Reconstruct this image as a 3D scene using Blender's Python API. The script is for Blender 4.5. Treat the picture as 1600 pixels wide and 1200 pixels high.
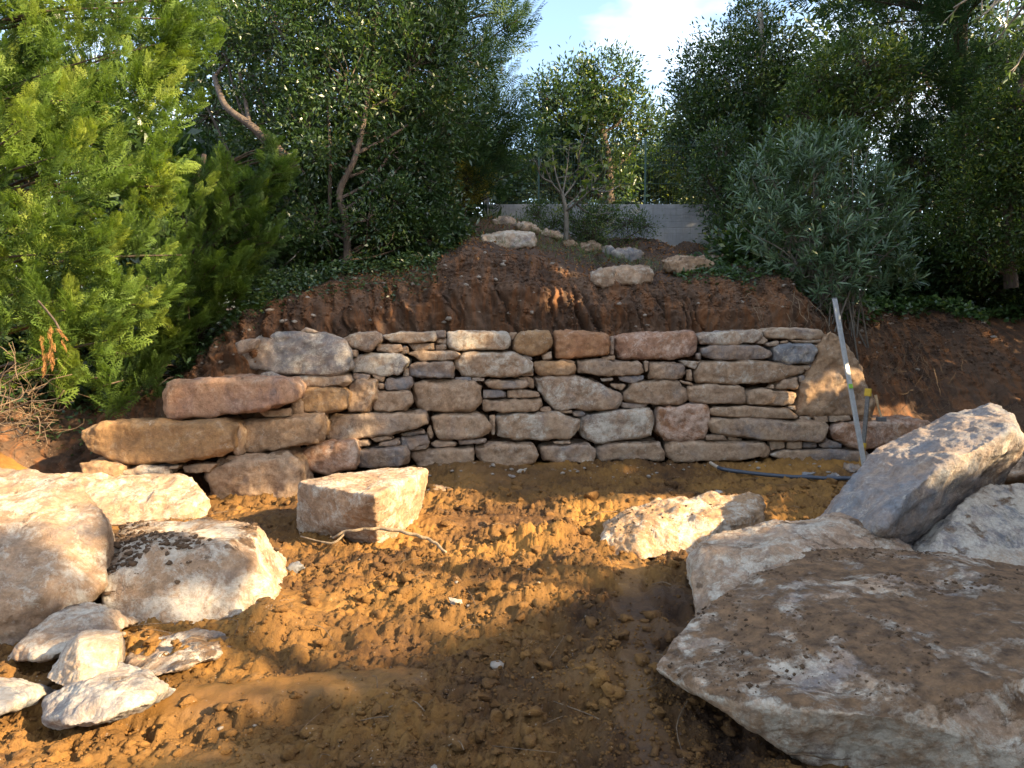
import bpy, math, random
import numpy as np
from mathutils import Vector, noise as mn

for o in list(bpy.data.objects):
    bpy.data.objects.remove(o, do_unlink=True)
SC = bpy.context.scene
COL = SC.collection
rnd = random.Random(7)
R = math.radians

# ------------------------------------------------ camera, sky, sun, exposure
CAM_H = 1.6
F_PX = 1150.0
PITCH = math.atan(91 / F_PX)
cam_d = bpy.data.cameras.new('camera')
cam_d.sensor_width = 36.0
cam_d.lens = 36.0 * F_PX / 1600.0
cam_d.clip_start = 0.05
cam_d.clip_end = 2000.0
cam = bpy.data.objects.new('camera', cam_d)
COL.objects.link(cam)
cam.location = (0, 0, CAM_H)
cam.rotation_euler = (math.pi / 2 - PITCH, 0, 0)
SC.camera = cam

SUN_EL = R(27.0)
SUN_AZ = R(114.5)                 # clockwise from +Y: from the right, slightly behind the camera
S = np.array([math.cos(SUN_EL) * math.sin(SUN_AZ), math.cos(SUN_EL) * math.cos(SUN_AZ), math.sin(SUN_EL)])

world = bpy.data.worlds.new('World')
SC.world = world
world.use_nodes = True
wn = world.node_tree.nodes
wl = world.node_tree.links
wn.clear()
w_out = wn.new('ShaderNodeOutputWorld')
w_bg = wn.new('ShaderNodeBackground')
w_sky = wn.new('ShaderNodeTexSky')
w_sky.sky_type = 'NISHITA'
w_sky.sun_disc = False
w_sky.sun_elevation = SUN_EL
w_sky.sun_rotation = SUN_AZ
w_sky.air_density = 1.0
w_sky.dust_density = 1.6
w_sky.ozone_density = 1.0
w_bg.inputs['Strength'].default_value = 0.11
# thin bright cloud low over the trees
w_tc = wn.new('ShaderNodeTexCoord')
w_map = wn.new('ShaderNodeMapping')
w_map.inputs['Scale'].default_value = (1.6, 1.6, 3.6)
w_map.inputs['Location'].default_value = (0.35, 0.2, 0.1)
w_n = wn.new('ShaderNodeTexNoise')
w_n.inputs['Scale'].default_value = 1.7
w_n.inputs['Detail'].default_value = 6
w_r = wn.new('ShaderNodeValToRGB')
w_r.color_ramp.elements[0].position = 0.46
w_r.color_ramp.elements[1].position = 0.72
w_mix = wn.new('ShaderNodeMixRGB')
w_mix.inputs['Color2'].default_value = (6.5, 7.0, 7.4, 1)
wl.new(w_tc.outputs['Generated'], w_map.inputs['Vector'])
wl.new(w_map.outputs['Vector'], w_n.inputs['Vector'])
wl.new(w_n.outputs['Fac'], w_r.inputs['Fac'])
wl.new(w_r.outputs['Color'], w_mix.inputs['Fac'])
wl.new(w_sky.outputs['Color'], w_mix.inputs['Color1'])
wl.new(w_mix.outputs['Color'], w_bg.inputs['Color'])
wl.new(w_bg.outputs['Background'], w_out.inputs['Surface'])

sun_d = bpy.data.lights.new('sun', 'SUN')
sun_d.energy = 5.0
sun_d.angle = R(0.6)
sun_d.color = (1.0, 0.77, 0.46)
sun = bpy.data.objects.new('sun', sun_d)
COL.objects.link(sun)
sun.location = (20, -8, 14)
sun.rotation_euler = Vector(S).to_track_quat('Z', 'Y').to_euler()

SC.view_settings.view_transform = 'Standard'
SC.view_settings.look = 'None'
SC.view_settings.exposure = 2.12
SC.view_settings.gamma = 1.0
SC.render.engine = 'CYCLES'
SC.cycles.max_bounces = 6
SC.cycles.diffuse_bounces = 3
SC.cycles.glossy_bounces = 2
SC.cycles.transmission_bounces = 3
SC.cycles.transparent_max_bounces = 4

# ------------------------------------------------ helpers
_cp, _sp = math.cos(PITCH), math.sin(PITCH)


def at(px, py, Y):
    """point at depth Y seen at a place of the 1600x1200 picture"""
    dx = (px - 800) / F_PX
    dy = (600 - py) / F_PX
    vy = dy * _sp + _cp
    vz = dy * _cp - _sp
    t = Y / vy
    return (dx * t, Y, CAM_H + vz * t)


def hash3(ix, iy, iz, seed):
    n = (ix.astype(np.uint64) * np.uint64(374761393) + iy.astype(np.uint64) * np.uint64(668265263)
         + iz.astype(np.uint64) * np.uint64(2147483647) + np.uint64(seed * 974634777 + 12345))
    n &= np.uint64(0xFFFFFFFF)
    n = ((n ^ (n >> np.uint64(13))) * np.uint64(1274126177)) & np.uint64(0xFFFFFFFF)
    n = ((n ^ (n >> np.uint64(16))) * np.uint64(2246822519)) & np.uint64(0xFFFFFFFF)
    n = n ^ (n >> np.uint64(15))
    return (n & np.uint64(0xFFFFFF)).astype(np.float64) / 16777215.0


def vnoise(p, seed=0):
    """value noise in -1..1, p (n,3)"""
    p = p + 1000.0
    i = np.floor(p).astype(np.int64)
    f = p - i
    u = f * f * f * (f * (f * 6 - 15) + 10)
    r = 0
    for a in (0, 1):
        for b in (0, 1):
            for c in (0, 1):
                w = ((u[:, 0] if a else 1 - u[:, 0]) * (u[:, 1] if b else 1 - u[:, 1]) * (u[:, 2] if c else 1 - u[:, 2]))
                r = r + w * hash3(i[:, 0] + a, i[:, 1] + b, i[:, 2] + c, seed)
    return r * 2 - 1


def fbm(p, octs=4, seed=0, gain=0.5, lac=2.03):
    r = 0
    a = 1.0
    s = 0
    q = np.array(p, dtype=float)
    for k in range(octs):
        r = r + a * vnoise(q, seed + k * 17)
        s += a
        a *= gain
        q = q * lac + 3.7
    return r / s


def ridged(p, octs=4, seed=0):
    r = 0
    a = 1.0
    s = 0
    q = np.array(p, dtype=float)
    for k in range(octs):
        r = r + a * (1 - 2 * np.abs(vnoise(q, seed + k * 13)))
        s += a
        a *= 0.5
        q = q * 2.1 + 5.1
    return r / s


def smooth01(t):
    t = np.clip(t, 0, 1)
    return t * t * (3 - 2 * t)


def link(name, me, mat=None, parent=None, loc=None):
    o = bpy.data.objects.new(name, me)
    COL.objects.link(o)
    if mat is not None:
        me.materials.append(mat)
    if parent is not None:
        o.parent = parent
        if loc is not None:
            o.location = Vector(loc) - Vector(parent.location)
    elif loc is not None:
        o.location = loc
    return o


def mesh_np(name, V, F, smooth=True, tint=None):
    """V (n,3), F (m,k) with k = 3 or 4"""
    V = np.ascontiguousarray(V, dtype=np.float32)
    F = np.ascontiguousarray(F, dtype=np.int32)
    me = bpy.data.meshes.new(name)
    k = F.shape[1]
    me.vertices.add(len(V))
    me.vertices.foreach_set('co', V.ravel())
    me.loops.add(len(F) * k)
    me.loops.foreach_set('vertex_index', F.ravel())
    me.polygons.add(len(F))
    me.polygons.foreach_set('loop_start', np.arange(0, len(F) * k, k, dtype=np.int32))
    me.polygons.foreach_set('loop_total', np.full(len(F), k, dtype=np.int32))
    if smooth:
        me.polygons.foreach_set('use_smooth', np.ones(len(F), dtype=bool))
    if tint is not None:
        a = me.attributes.new('tint', 'FLOAT', 'POINT')
        a.data.foreach_set('value', np.ascontiguousarray(tint, dtype=np.float32))
    me.update(calc_edges=True)
    return me


def tag(o, label=None, cat=None, group=None, kind=None):
    if label:
        o['label'] = label
    if cat:
        o['category'] = cat
    if group:
        o['group'] = group
    if kind:
        o['kind'] = kind
    return o


def empty(name, loc, label, cat, group=None):
    o = bpy.data.objects.new(name, None)
    o.empty_display_size = 0.1
    COL.objects.link(o)
    o.location = loc
    return tag(o, label, cat, group)


def tube(path, radii, n=6, cap=True):
    """list of points + radii -> (V, quads)"""
    P = [Vector(p) for p in path]
    V, F = [], []
    up = Vector((0.13, 0.21, 0.97)).normalized()
    prev = None
    for i, p in enumerate(P):
        d = (P[min(i + 1, len(P) - 1)] - P[max(i - 1, 0)])
        if d.length < 1e-9:
            d = Vector((0, 0, 1))
        d.normalize()
        a = prev if prev is not None else (up if abs(d.dot(up)) < 0.9 else Vector((1, 0, 0)))
        s = (a - d * a.dot(d)).normalized()
        t = d.cross(s)
        prev = s
        for k in range(n):
            an = 2 * math.pi * k / n
            V.append(tuple(p + (s * math.cos(an) + t * math.sin(an)) * radii[i]))
    for i in range(len(P) - 1):
        for k in range(n):
            a0 = i * n + k
            a1 = i * n + (k + 1) % n
            F.append((a0, a1, a1 + n, a0 + n))
    if cap:
        for base, pt in ((0, P[0]), ((len(P) - 1) * n, P[-1])):
            c = len(V)
            V.append(tuple(pt))
            for k in range(n):
                F.append((base + k, base + (k + 1) % n, c, c))
    return V, F


class MB:
    """collects pieces, builds ONE mesh"""
    def __init__(self):
        self.V, self.F = [], []

    def add(self, V, F):
        b = len(self.V)
        self.V += [tuple(v) for v in V]
        for f in F:
            g = []
            for i in f:
                if (i + b) not in g:
                    g.append(i + b)
            self.F.append(g)
        return self

    def tube(self, path, radii, n=6):
        if not hasattr(radii, '__len__'):
            radii = [radii] * len(path)
        return self.add(*tube(path, radii, n))

    def box(self, c, s, rot=None):
        pts = []
        for x in (-.5, .5):
            for y in (-.5, .5):
                for z in (-.5, .5):
                    v = Vector((x * s[0], y * s[1], z * s[2]))
                    if rot is not None:
                        v = rot @ v
                    pts.append(tuple(v + Vector(c)))
        return self.add(pts, [(0, 1, 3, 2), (4, 6, 7, 5), (0, 4, 5, 1), (2, 3, 7, 6), (0, 2, 6, 4), (1, 5, 7, 3)])

    def build(self, name, mat, parent=None, loc=(0, 0, 0), smooth=True, bevel=0):
        me = bpy.data.meshes.new(name)
        L = Vector(loc)
        me.from_pydata([tuple(Vector(v) - L) for v in self.V], [], self.F)
        if bevel:
            import bmesh
            bm = bmesh.new()
            bm.from_mesh(me)
            bmesh.ops.recalc_face_normals(bm, faces=bm.faces)
            bmesh.ops.bevel(bm, geom=list(bm.edges), offset=bevel, segments=2, affect='EDGES', profile=0.6)
            bm.to_mesh(me)
            bm.free()
        if smooth:
            me.polygons.foreach_set('use_smooth', [True] * len(me.polygons))
        me.update()
        o = link(name, me, mat, parent, loc)
        if smooth and bevel:
            pass
        return o


# ------------------------------------------------ node materials
class NT:
    def __init__(self, name):
        self.m = bpy.data.materials.new(name)
        self.m.use_nodes = True
        self.t = self.m.node_tree
        self.n = self.t.nodes
        self.l = self.t.links
        self.b = self.n['Principled BSDF']
        self.out = self.n['Material Output']

    def node(self, typ, **kw):
        x = self.n.new(typ)
        for k, v in kw.items():
            if k.startswith('_'):
                setattr(x, k[1:], v)
            else:
                key = int(k[1:]) if k[0] == 'i' and k[1:].isdigit() else k.replace('__', ' ')
                inp = x.inputs[key]
                if hasattr(v, 'is_output') or isinstance(v, bpy.types.NodeSocket):
                    self.l.new(v, inp)
                else:
                    inp.default_value = v
        return x

    def set(self, key, v):
        if isinstance(v, bpy.types.NodeSocket):
            self.l.new(v, self.b.inputs[key])
        else:
            self.b.inputs[key].default_value = v

    def noise(self, vec, scale, detail=4, rough=0.55, dist=0.0):
        return self.node('ShaderNodeTexNoise', Vector=vec, Scale=scale, Detail=detail, Roughness=rough, Distortion=dist).outputs['Fac']

    def ramp(self, fac, a, b, ca=(0, 0, 0, 1), cb=(1, 1, 1, 1)):
        r = self.node('ShaderNodeValToRGB', Fac=fac)
        r.color_ramp.elements[0].position = a
        r.color_ramp.elements[1].position = b
        r.color_ramp.elements[0].color = ca
        r.color_ramp.elements[1].color = cb
        return r.outputs['Color']

    def rng(self, v, a, b, c=0.0, d=1.0):
        return self.node('ShaderNodeMapRange', i0=v, i1=a, i2=b, i3=c, i4=d).outputs[0]

    def mix(self, fac, a, b, mode='MIX'):
        return self.node('ShaderNodeMixRGB', _blend_type=mode, Fac=fac, Color1=a, Color2=b).outputs['Color']

    def math(self, op, a, b=0.0, clamp=False):
        return self.node('ShaderNodeMath', _operation=op, _use_clamp=clamp, i0=a, i1=b).outputs[0]

    def bump(self, h, strength, dist, normal=None):
        x = self.node('ShaderNodeBump', Height=h, Strength=strength, Distance=dist)
        if normal is not None:
            self.l.new(normal, x.inputs['Normal'])
        return x.outputs['Normal']


def c4(r, g, b):
    return (r, g, b, 1)


def rock_material(red=False):
    t = NT('rock_reddish' if red else 'rock')
    oi = t.node('ShaderNodeObjectInfo')
    tc = t.node('ShaderNodeTexCoord')
    off = t.node('ShaderNodeVectorMath', _operation='SCALE', i0=(37.0, 19.0, 53.0))
    t.l.new(oi.outputs['Random'], off.inputs['Scale'])
    vec = t.node('ShaderNodeVectorMath', _operation='ADD', i0=tc.outputs['Object'], i1=off.outputs[0]).outputs[0]
    rot = t.node('ShaderNodeVectorRotate', _rotation_type='EULER_XYZ', Vector=vec)
    rr = t.node('ShaderNodeCombineXYZ', X=0.25, Y=t.math('MULTIPLY', oi.outputs['Random'], 3.0), Z=0.2)
    t.l.new(rr.outputs[0], rot.inputs['Rotation'])
    stv = t.node('ShaderNodeMapping', Vector=rot.outputs[0], Scale=(1.0, 1.0, 1.5)).outputs[0]
    sep = t.node('ShaderNodeSeparateColor', Color=oi.outputs['Color'])
    ochre, grey, dirt, white = sep.outputs[0], sep.outputs[1], sep.outputs[2], oi.outputs['Alpha']
    n1 = t.noise(vec, 2.3, 6, 0.62, 0.4)
    n2 = t.noise(stv, 4.5, 9, 0.70, 0.35)
    n3 = t.noise(vec, 14.0, 6, 0.7)
    n4 = t.noise(rot.outputs[0], 1.6, 5, 0.6, 1.2)
    n5 = t.noise(vec, 70.0, 4, 0.7)
    base = t.mix(t.rng(n1, 0.35, 0.65), c4(0.46, 0.320, 0.215), c4(0.62, 0.485, 0.350))
    # blue grey limestone core
    g_m = t.rng(t.math('ADD', n4, t.math('MULTIPLY', grey, 0.42)), 0.60, 0.74)
    base = t.mix(g_m, base, t.mix(t.rng(n2, 0.3, 0.7), c4(0.13, 0.142, 0.165), c4(0.30, 0.315, 0.345)))
    # ochre / rust stain
    o_m = t.rng(t.math('ADD', t.math('MULTIPLY', t.math('ADD', n2, n1), 0.5), t.math('MULTIPLY', ochre, 0.38)), 0.55, 0.76)
    base = t.mix(t.math('MULTIPLY', o_m, 0.88), base, t.mix(t.rng(n3, .3, .7), t.mix(t.rng(ochre, .7, .95), c4(0.20, 0.115, 0.058), c4(0.22, 0.105, 0.038)), t.mix(t.rng(ochre, .7, .95), c4(0.53, 0.345, 0.215), c4(0.46, 0.26, 0.10))))
    mv = t.noise(vec, 8.5, 9, 0.82, 0.4)
    base = t.mix(t.rng(mv, .53, .63, 0, .55), base, t.mix(1.0, base, c4(.52, .45, .40), 'MULTIPLY'))
    base = t.mix(t.rng(mv, .47, .38, 0, .45), base, t.mix(.5, base, c4(.70, .60, .47)))
    # white crushed scuffs and calcite veins
    w_n = t.noise(vec, 4.1, 10, 0.80, 0.5)
    w_n2 = t.noise(stv, 9.0, 10, 0.85, 0.8)
    w_n = t.math('ADD', t.math('MULTIPLY', w_n, 0.62), t.math('MULTIPLY', w_n2, 0.38))
    w_m = t.rng(t.math('ADD', w_n, t.math('MULTIPLY', white, 0.26)), 0.635, 0.705)
    base = t.mix(t.math('MULTIPLY', w_m, 0.85), base, c4(0.60, 0.54, 0.45))
    vn = t.node('ShaderNodeTexVoronoi', _feature='DISTANCE_TO_EDGE', Vector=t.node('ShaderNodeVectorMath', _operation='ADD', i0=vec, i1=t.node('ShaderNodeVectorMath', _operation='SCALE', i0=t.node('ShaderNodeTexNoise', Vector=vec, Scale=4.0, Detail=4.0).outputs['Color'], Scale=0.5).outputs[0]).outputs[0], Scale=4.2).outputs[0]
    vein = t.math('MULTIPLY', t.rng(vn, 0.0, 0.02, 1.0, 0.0), t.rng(n1, 0.56, 0.66))
    base = t.mix(t.math('MULTIPLY', vein, 0.65), base, c4(0.66, 0.62, 0.55))
    # fine speckle
    base = t.mix(t.rng(t.noise(vec, 26.0, 8, 0.8, 0.3), 0.45, 0.60, 0.0, 0.55), base, t.mix(0.55, base, c4(0.12, 0.080, 0.050)))
    base = t.mix(t.rng(n5, 0.25, 0.8, 0.0, 0.6), base, t.mix(0.55, base, c4(0.10, 0.075, 0.05)))
    # soil lying on upward faces and smeared in the hollows
    geo = t.node('ShaderNodeNewGeometry')
    nz = t.node('ShaderNodeSeparateXYZ', Vector=geo.outputs['Normal']).outputs['Z']
    dn = t.noise(vec, 3.4, 7, 0.68, 0.5)
    dn = t.math('ADD', t.math('MULTIPLY', dn, 1.1), t.math('MULTIPLY', t.noise(vec, 13.0, 6, 0.75), 0.35))
    d_m = t.rng(t.math('ADD', t.math('ADD', dn, t.math('MULTIPLY', nz, 0.20)), t.math('MULTIPLY', dirt, 0.36)), 1.10, 1.19)
    smear = t.rng(t.math('ADD', t.noise(vec, 6.0, 7, 0.7, 0.8), t.math('MULTIPLY', dirt, 0.22)), 0.66, 0.84, 0.0, 0.45)
    soil = t.mix(t.rng(n3, .35, .65), c4(0.11, 0.065, 0.037), c4(0.34, 0.20, 0.105))
    base = t.mix(smear, base, soil)
    base = t.mix(d_m, base, soil)
    if red:
        base = t.mix(t.rng(n4, .3, .6, .5, 1.0), base, t.mix(1.0, base, c4(1.06, .85, .79), 'MULTIPLY'))
    t.set('Base Color', base)
    t.set('Roughness', t.rng(n3, 0.2, 0.8, 0.72, 0.95))
    t.b.inputs['Specular IOR Level'].default_value = 0.35
    h = t.math('ADD', t.math('MULTIPLY', w_n, 0.9), t.math('MULTIPLY', n3, 0.6))
    h = t.math('ADD', h, t.math('MULTIPLY', n5, 0.32))
    h = t.math('ADD', h, t.math('MULTIPLY', t.noise(vec, 26.0, 8, 0.8, 0.3), 0.35))
    crack = t.rng(vn, 0.0, 0.02, -0.22, 0.0)
    h = t.math('ADD', h, t.math('MULTIPLY', crack, t.rng(n4, 0.5, 0.6)))
    h = t.math('ADD', h, t.math('MULTIPLY', t.math('MULTIPLY', d_m, t.noise(vec, 30.0, 7, 0.8)), 1.8))
    t.set('Normal', t.bump(h, 0.9, 0.028))
    return t.m


def soil_material(name, dark, mid, light, wet=False, red=None):
    t = NT(name)
    tc = t.node('ShaderNodeTexCoord')
    v = tc.outputs['Object']
    n1 = t.noise(v, 0.9, 6, 0.6)
    n2 = t.noise(v, 6.0, 7, 0.7, 0.3)
    n3 = t.noise(v, 34.0, 6, 0.72)
    n4 = t.noise(v, 140.0, 3, 0.7)
    c = t.mix(t.rng(n2, 0.3, 0.7), dark, mid)
    c = t.mix(t.rng(t.math('ADD', t.math('MULTIPLY', n1, 0.7), t.math('MULTIPLY', n3, 0.3)), 0.42, 0.62), c, light)
    if red is not None:
        c = t.mix(t.rng(t.noise(t.node('ShaderNodeMapping', Vector=v, Scale=(4.5, 1.0, 0.7)).outputs[0], 1.8, 6, 0.7, 0.6), 0.46, 0.62), c, red)
    c = t.mix(t.rng(n3, 0.3, 0.75, 0.0, 0.65), c, t.mix(0.6, c, dark))
    vo = t.node('ShaderNodeTexVoronoi', Vector=v, Scale=55.0)
    sp = t.math('MULTIPLY', t.rng(vo.outputs['Distance'], 0.16, 0.22, 1.0, 0.0), t.rng(t.noise(v, 9.0, 2), 0.58, 0.64))
    c = t.mix(t.math('MULTIPLY', sp, 0.7), c, c4(0.36, 0.28, 0.20))
    t.set('Base Color', c)
    h = t.math('ADD', t.math('MULTIPLY', n2, 0.5), t.math('MULTIPLY', n3, 0.55))
    h = t.math('ADD', h, t.math('MULTIPLY', n4, 0.16))
    if wet:
        at_ = t.node('ShaderNodeAttribute', _attribute_name='tint').outputs['Fac']     # 1 = smooth trodden mud
        mo = t.node('ShaderNodeAttribute', _attribute_name='damp_shade').outputs['Fac']     # random damp patches, plus tree shade painted dark on the near ground
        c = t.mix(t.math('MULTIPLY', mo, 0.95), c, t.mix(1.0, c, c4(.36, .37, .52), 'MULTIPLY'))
        t.set('Base Color', c)
        t.set('Roughness', t.rng(at_, 0.0, 1.0, 0.92, 0.40))
        t.set('Normal', t.bump(h, t.rng(at_, 0.0, 1.0, 1.0, 0.35), 0.03))
    else:
        t.set('Roughness', 0.93)
        t.set('Normal', t.bump(h, 1.0, 0.035))
    t.b.inputs['Specular IOR Level'].default_value = 0.3
    return t.m


def leaf_material(name, dark, mid, bright, trans=0.35, rough=0.45, spec=0.4):
    t = NT(name)
    a = t.node('ShaderNodeAttribute', _attribute_name='tint').outputs['Fac']
    r = t.node('ShaderNodeValToRGB', Fac=a)
    e = r.color_ramp.elements
    e[0].position, e[0].color = 0.0, dark
    e[1].position, e[1].color = 1.0, bright
    m = e.new(0.55)
    m.color = mid
    col = r.outputs['Color']
    t.set('Base Color', col)
    t.set('Roughness', rough)
    t.b.inputs['Specular IOR Level'].default_value = spec
    tr = t.node('ShaderNodeBsdfTranslucent', Color=t.mix(1.0, col, c4(1.5, 1.6, 0.6), 'MULTIPLY'))
    ms = t.node('ShaderNodeMixShader', Fac=trans)
    t.l.new(t.b.outputs[0], ms.inputs[1])
    t.l.new(tr.outputs[0], ms.inputs[2])
    t.l.new(ms.outputs[0], t.out.inputs['Surface'])
    return t.m


def bark_material(name, a, b, scale=14.0):
    t = NT(name)
    tc = t.node('ShaderNodeTexCoord')
    v = t.node('ShaderNodeMapping', Vector=tc.outputs['Object'], Scale=(1, 1, 0.25)).outputs[0]
    n = t.noise(v, scale, 6, 0.7, 0.5)
    t.set('Base Color', t.mix(t.rng(n, 0.35, 0.65), a, b))
    t.set('Roughness', 0.9)
    t.set('Normal', t.bump(n, 0.9, 0.02))
    return t.m


def plain(name, col, rough=0.6, metal=0.0, var=0.12, scale=20.0, bump=0.0):
    t = NT(name)
    tc = t.node('ShaderNodeTexCoord')
    n = t.noise(tc.outputs['Object'], scale, 5, 0.65)
    dk = tuple(x * (1 - var * 2.5) for x in col[:3]) + (1,)
    t.set('Base Color', t.mix(t.rng(n, 0.3, 0.7), dk, col))
    t.set('Roughness', t.rng(n, 0.3, 0.7, min(1, rough + 0.12), rough))
    t.set('Metallic', metal)
    if bump:
        t.set('Normal', t.bump(n, 0.6, bump))
    return t.m


M_ROCK = rock_material()
M_ROCKR = rock_material(True)
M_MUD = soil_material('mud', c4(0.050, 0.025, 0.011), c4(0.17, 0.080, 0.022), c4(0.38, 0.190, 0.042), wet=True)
M_BANK = soil_material('bank_soil', c4(0.032, 0.019, 0.012), c4(0.095, 0.053, 0.031), c4(0.165, 0.098, 0.060), red=c4(0.21, 0.092, 0.038))
M_HILL = soil_material('hill_soil', c4(0.030, 0.019, 0.014), c4(0.080, 0.047, 0.030), c4(0.125, 0.075, 0.047))
M_CLOD = soil_material('clod_soil', c4(0.050, 0.025, 0.011), c4(0.15, 0.072, 0.022), c4(0.30, 0.15, 0.038))
M_CYP = leaf_material('cypress_foliage', c4(0.030, 0.060, 0.016), c4(0.10, 0.165, 0.028), c4(0.25, 0.30, 0.052), 0.30, 0.6, 0.25)
M_CYPD = leaf_material('dark_cypress_foliage', c4(0.022, 0.050, 0.022), c4(0.050, 0.095, 0.036), c4(0.11, 0.16, 0.05), 0.22, 0.6, 0.25)
M_LEAF = leaf_material('evergreen_leaves', c4(0.022, 0.046, 0.018), c4(0.055, 0.098, 0.034), c4(0.17, 0.20, 0.05), 0.28, 0.34, 0.6)
M_LEAF2 = leaf_material('olive_green_leaves', c4(0.032, 0.058, 0.018), c4(0.075, 0.120, 0.034), c4(0.20, 0.22, 0.05), 0.35, 0.42, 0.45)
M_OLEA = leaf_material('oleander_leaves', c4(0.042, 0.075, 0.038), c4(0.085, 0.140, 0.070), c4(0.18, 0.24, 0.12), 0.2, 0.36, 0.5)
M_IVY = leaf_material('ivy_leaves', c4(0.025, 0.050, 0.015), c4(0.055, 0.105, 0.028), c4(0.14, 0.20, 0.05), 0.25, 0.35, 0.5)
M_GOLD = leaf_material('golden_leaves', c4(0.10, 0.10, 0.02), c4(0.22, 0.19, 0.04), c4(0.42, 0.34, 0.08), 0.4, 0.5, 0.3)
M_DEAD = leaf_material('dead_fronds', c4(0.16, 0.07, 0.025), c4(0.30, 0.14, 0.05), c4(0.42, 0.24, 0.10), 0.25, 0.7, 0.2)
M_BARK = bark_material('brown_bark', c4(0.035, 0.024, 0.017), c4(0.11, 0.075, 0.05))
M_BARKB = bark_material('ruddy_bark', c4(0.035, 0.024, 0.018), c4(0.12, 0.085, 0.06))
M_BARKG = bark_material('grey_bark', c4(0.09, 0.08, 0.065), c4(0.24, 0.21, 0.17))
M_ROOT = bark_material('root_bark', c4(0.08, 0.05, 0.03), c4(0.22, 0.15, 0.09), 30)
M_TOPSOIL = soil_material('loose_top_soil', c4(0.035, 0.022, 0.014), c4(0.09, 0.054, 0.030), c4(0.15, 0.090, 0.050))
M_ROOTP = bark_material('pale_root', c4(0.17, 0.12, 0.07), c4(0.34, 0.25, 0.16), 30)

# ------------------------------------------------ terrain
WX = [-12, -4.6, -3.9, -2.9, -2.45, -1.75, -0.7, 1.5, 3.9, 5.2, 12]
WY = [6.5, 6.75, 6.85, 7.05, 7.2, 7.8, 8.15, 8.45, 8.4, 8.6, 8.6]


def ywall(x):
    return np.interp(x, WX, WY)


# crest of the cut bank: world x, crest height, horizontal run of the face
BX = [-14, -6.5, -4.8, -3.8, -3.3, -2.7, -2.0, -1.2, -0.6, 0.2, 0.9, 1.6, 2.6, 3.6, 4.4, 5.6, 7.2, 14]
BZ = [1.5, 0.9, 0.75, 1.0, 1.35, 1.85, 2.10, 2.30, 2.52, 2.50, 2.30, 2.15, 2.25, 2.15, 1.85, 1.80, 1.72, 1.8]
BR = [1.6, 1.3, 1.1, 0.8, 0.6, 0.5, 0.45, 0.5, 0.55, 0.7, 0.75, 0.7, 0.65, 0.7, 1.3, 1.9, 2.2, 2.4]


def seg_dist(x, y, x0, y0, x1, y1):
    dx, dy = x1 - x0, y1 - y0
    t = np.clip(((x - x0) * dx + (y - y0) * dy) / (dx * dx + dy * dy), 0, 1)
    return np.hypot(x - x0 - t * dx, y - y0 - t * dy)


def smooth_mask(x, y):
    """1 where the mud is pressed flat by tracks and boots"""
    p = np.stack([x * 0.75, y * 1.2, 0 * x], 1)
    m = smooth01((vnoise(p, 5) + 0.45 * vnoise(p * 3.1, 6) - 0.28) / 0.35) * 0.6
    m = np.maximum(m, (1 - smooth01((seg_dist(x, y, 0.46, 2.2, 0.80, 4.9) + 0.05 * vnoise(p * 6, 9) - 0.07) / 0.06)) * .8)
    m = np.maximum(m, (1 - smooth01((seg_dist(x, y, -1.5, 3.05, -0.5, 3.35) - 0.05) / 0.12)) * 0.9)
    m = np.maximum(m, (1 - smooth01((seg_dist(x, y, -0.9, 6.1, 0.4, 6.3) - 0.08) / 0.15)) * 0.6)
    return m


MOUNDS = [(0.25, 5.35, .42, .26, .17), (0.45, 4.75, .34, .22, .11), (-1.32, 3.80, .22, .18, .17), (-0.95, 5.0, .28, .16, .09),
          (0.1, 4.3, .25, .3, .07), (-0.75, 4.35, .35, .2, .06), (2.9, 6.6, .6, .35, .14), (1.1, 6.7, .9, .2, .09),
          (-2.3, 3.2, .35, .3, .05), (0.55, 3.3, .3, .7, .09), (0.0, 3.3, .35, .35, .05), (-1.55, 3.45, .18, .10, .07), (2.2, 7.6, 1.2, .35, .01),
          (-0.4, 7.9, .6, .3, .10), (3.4, 7.6, .5, .5, .01)]


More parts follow.
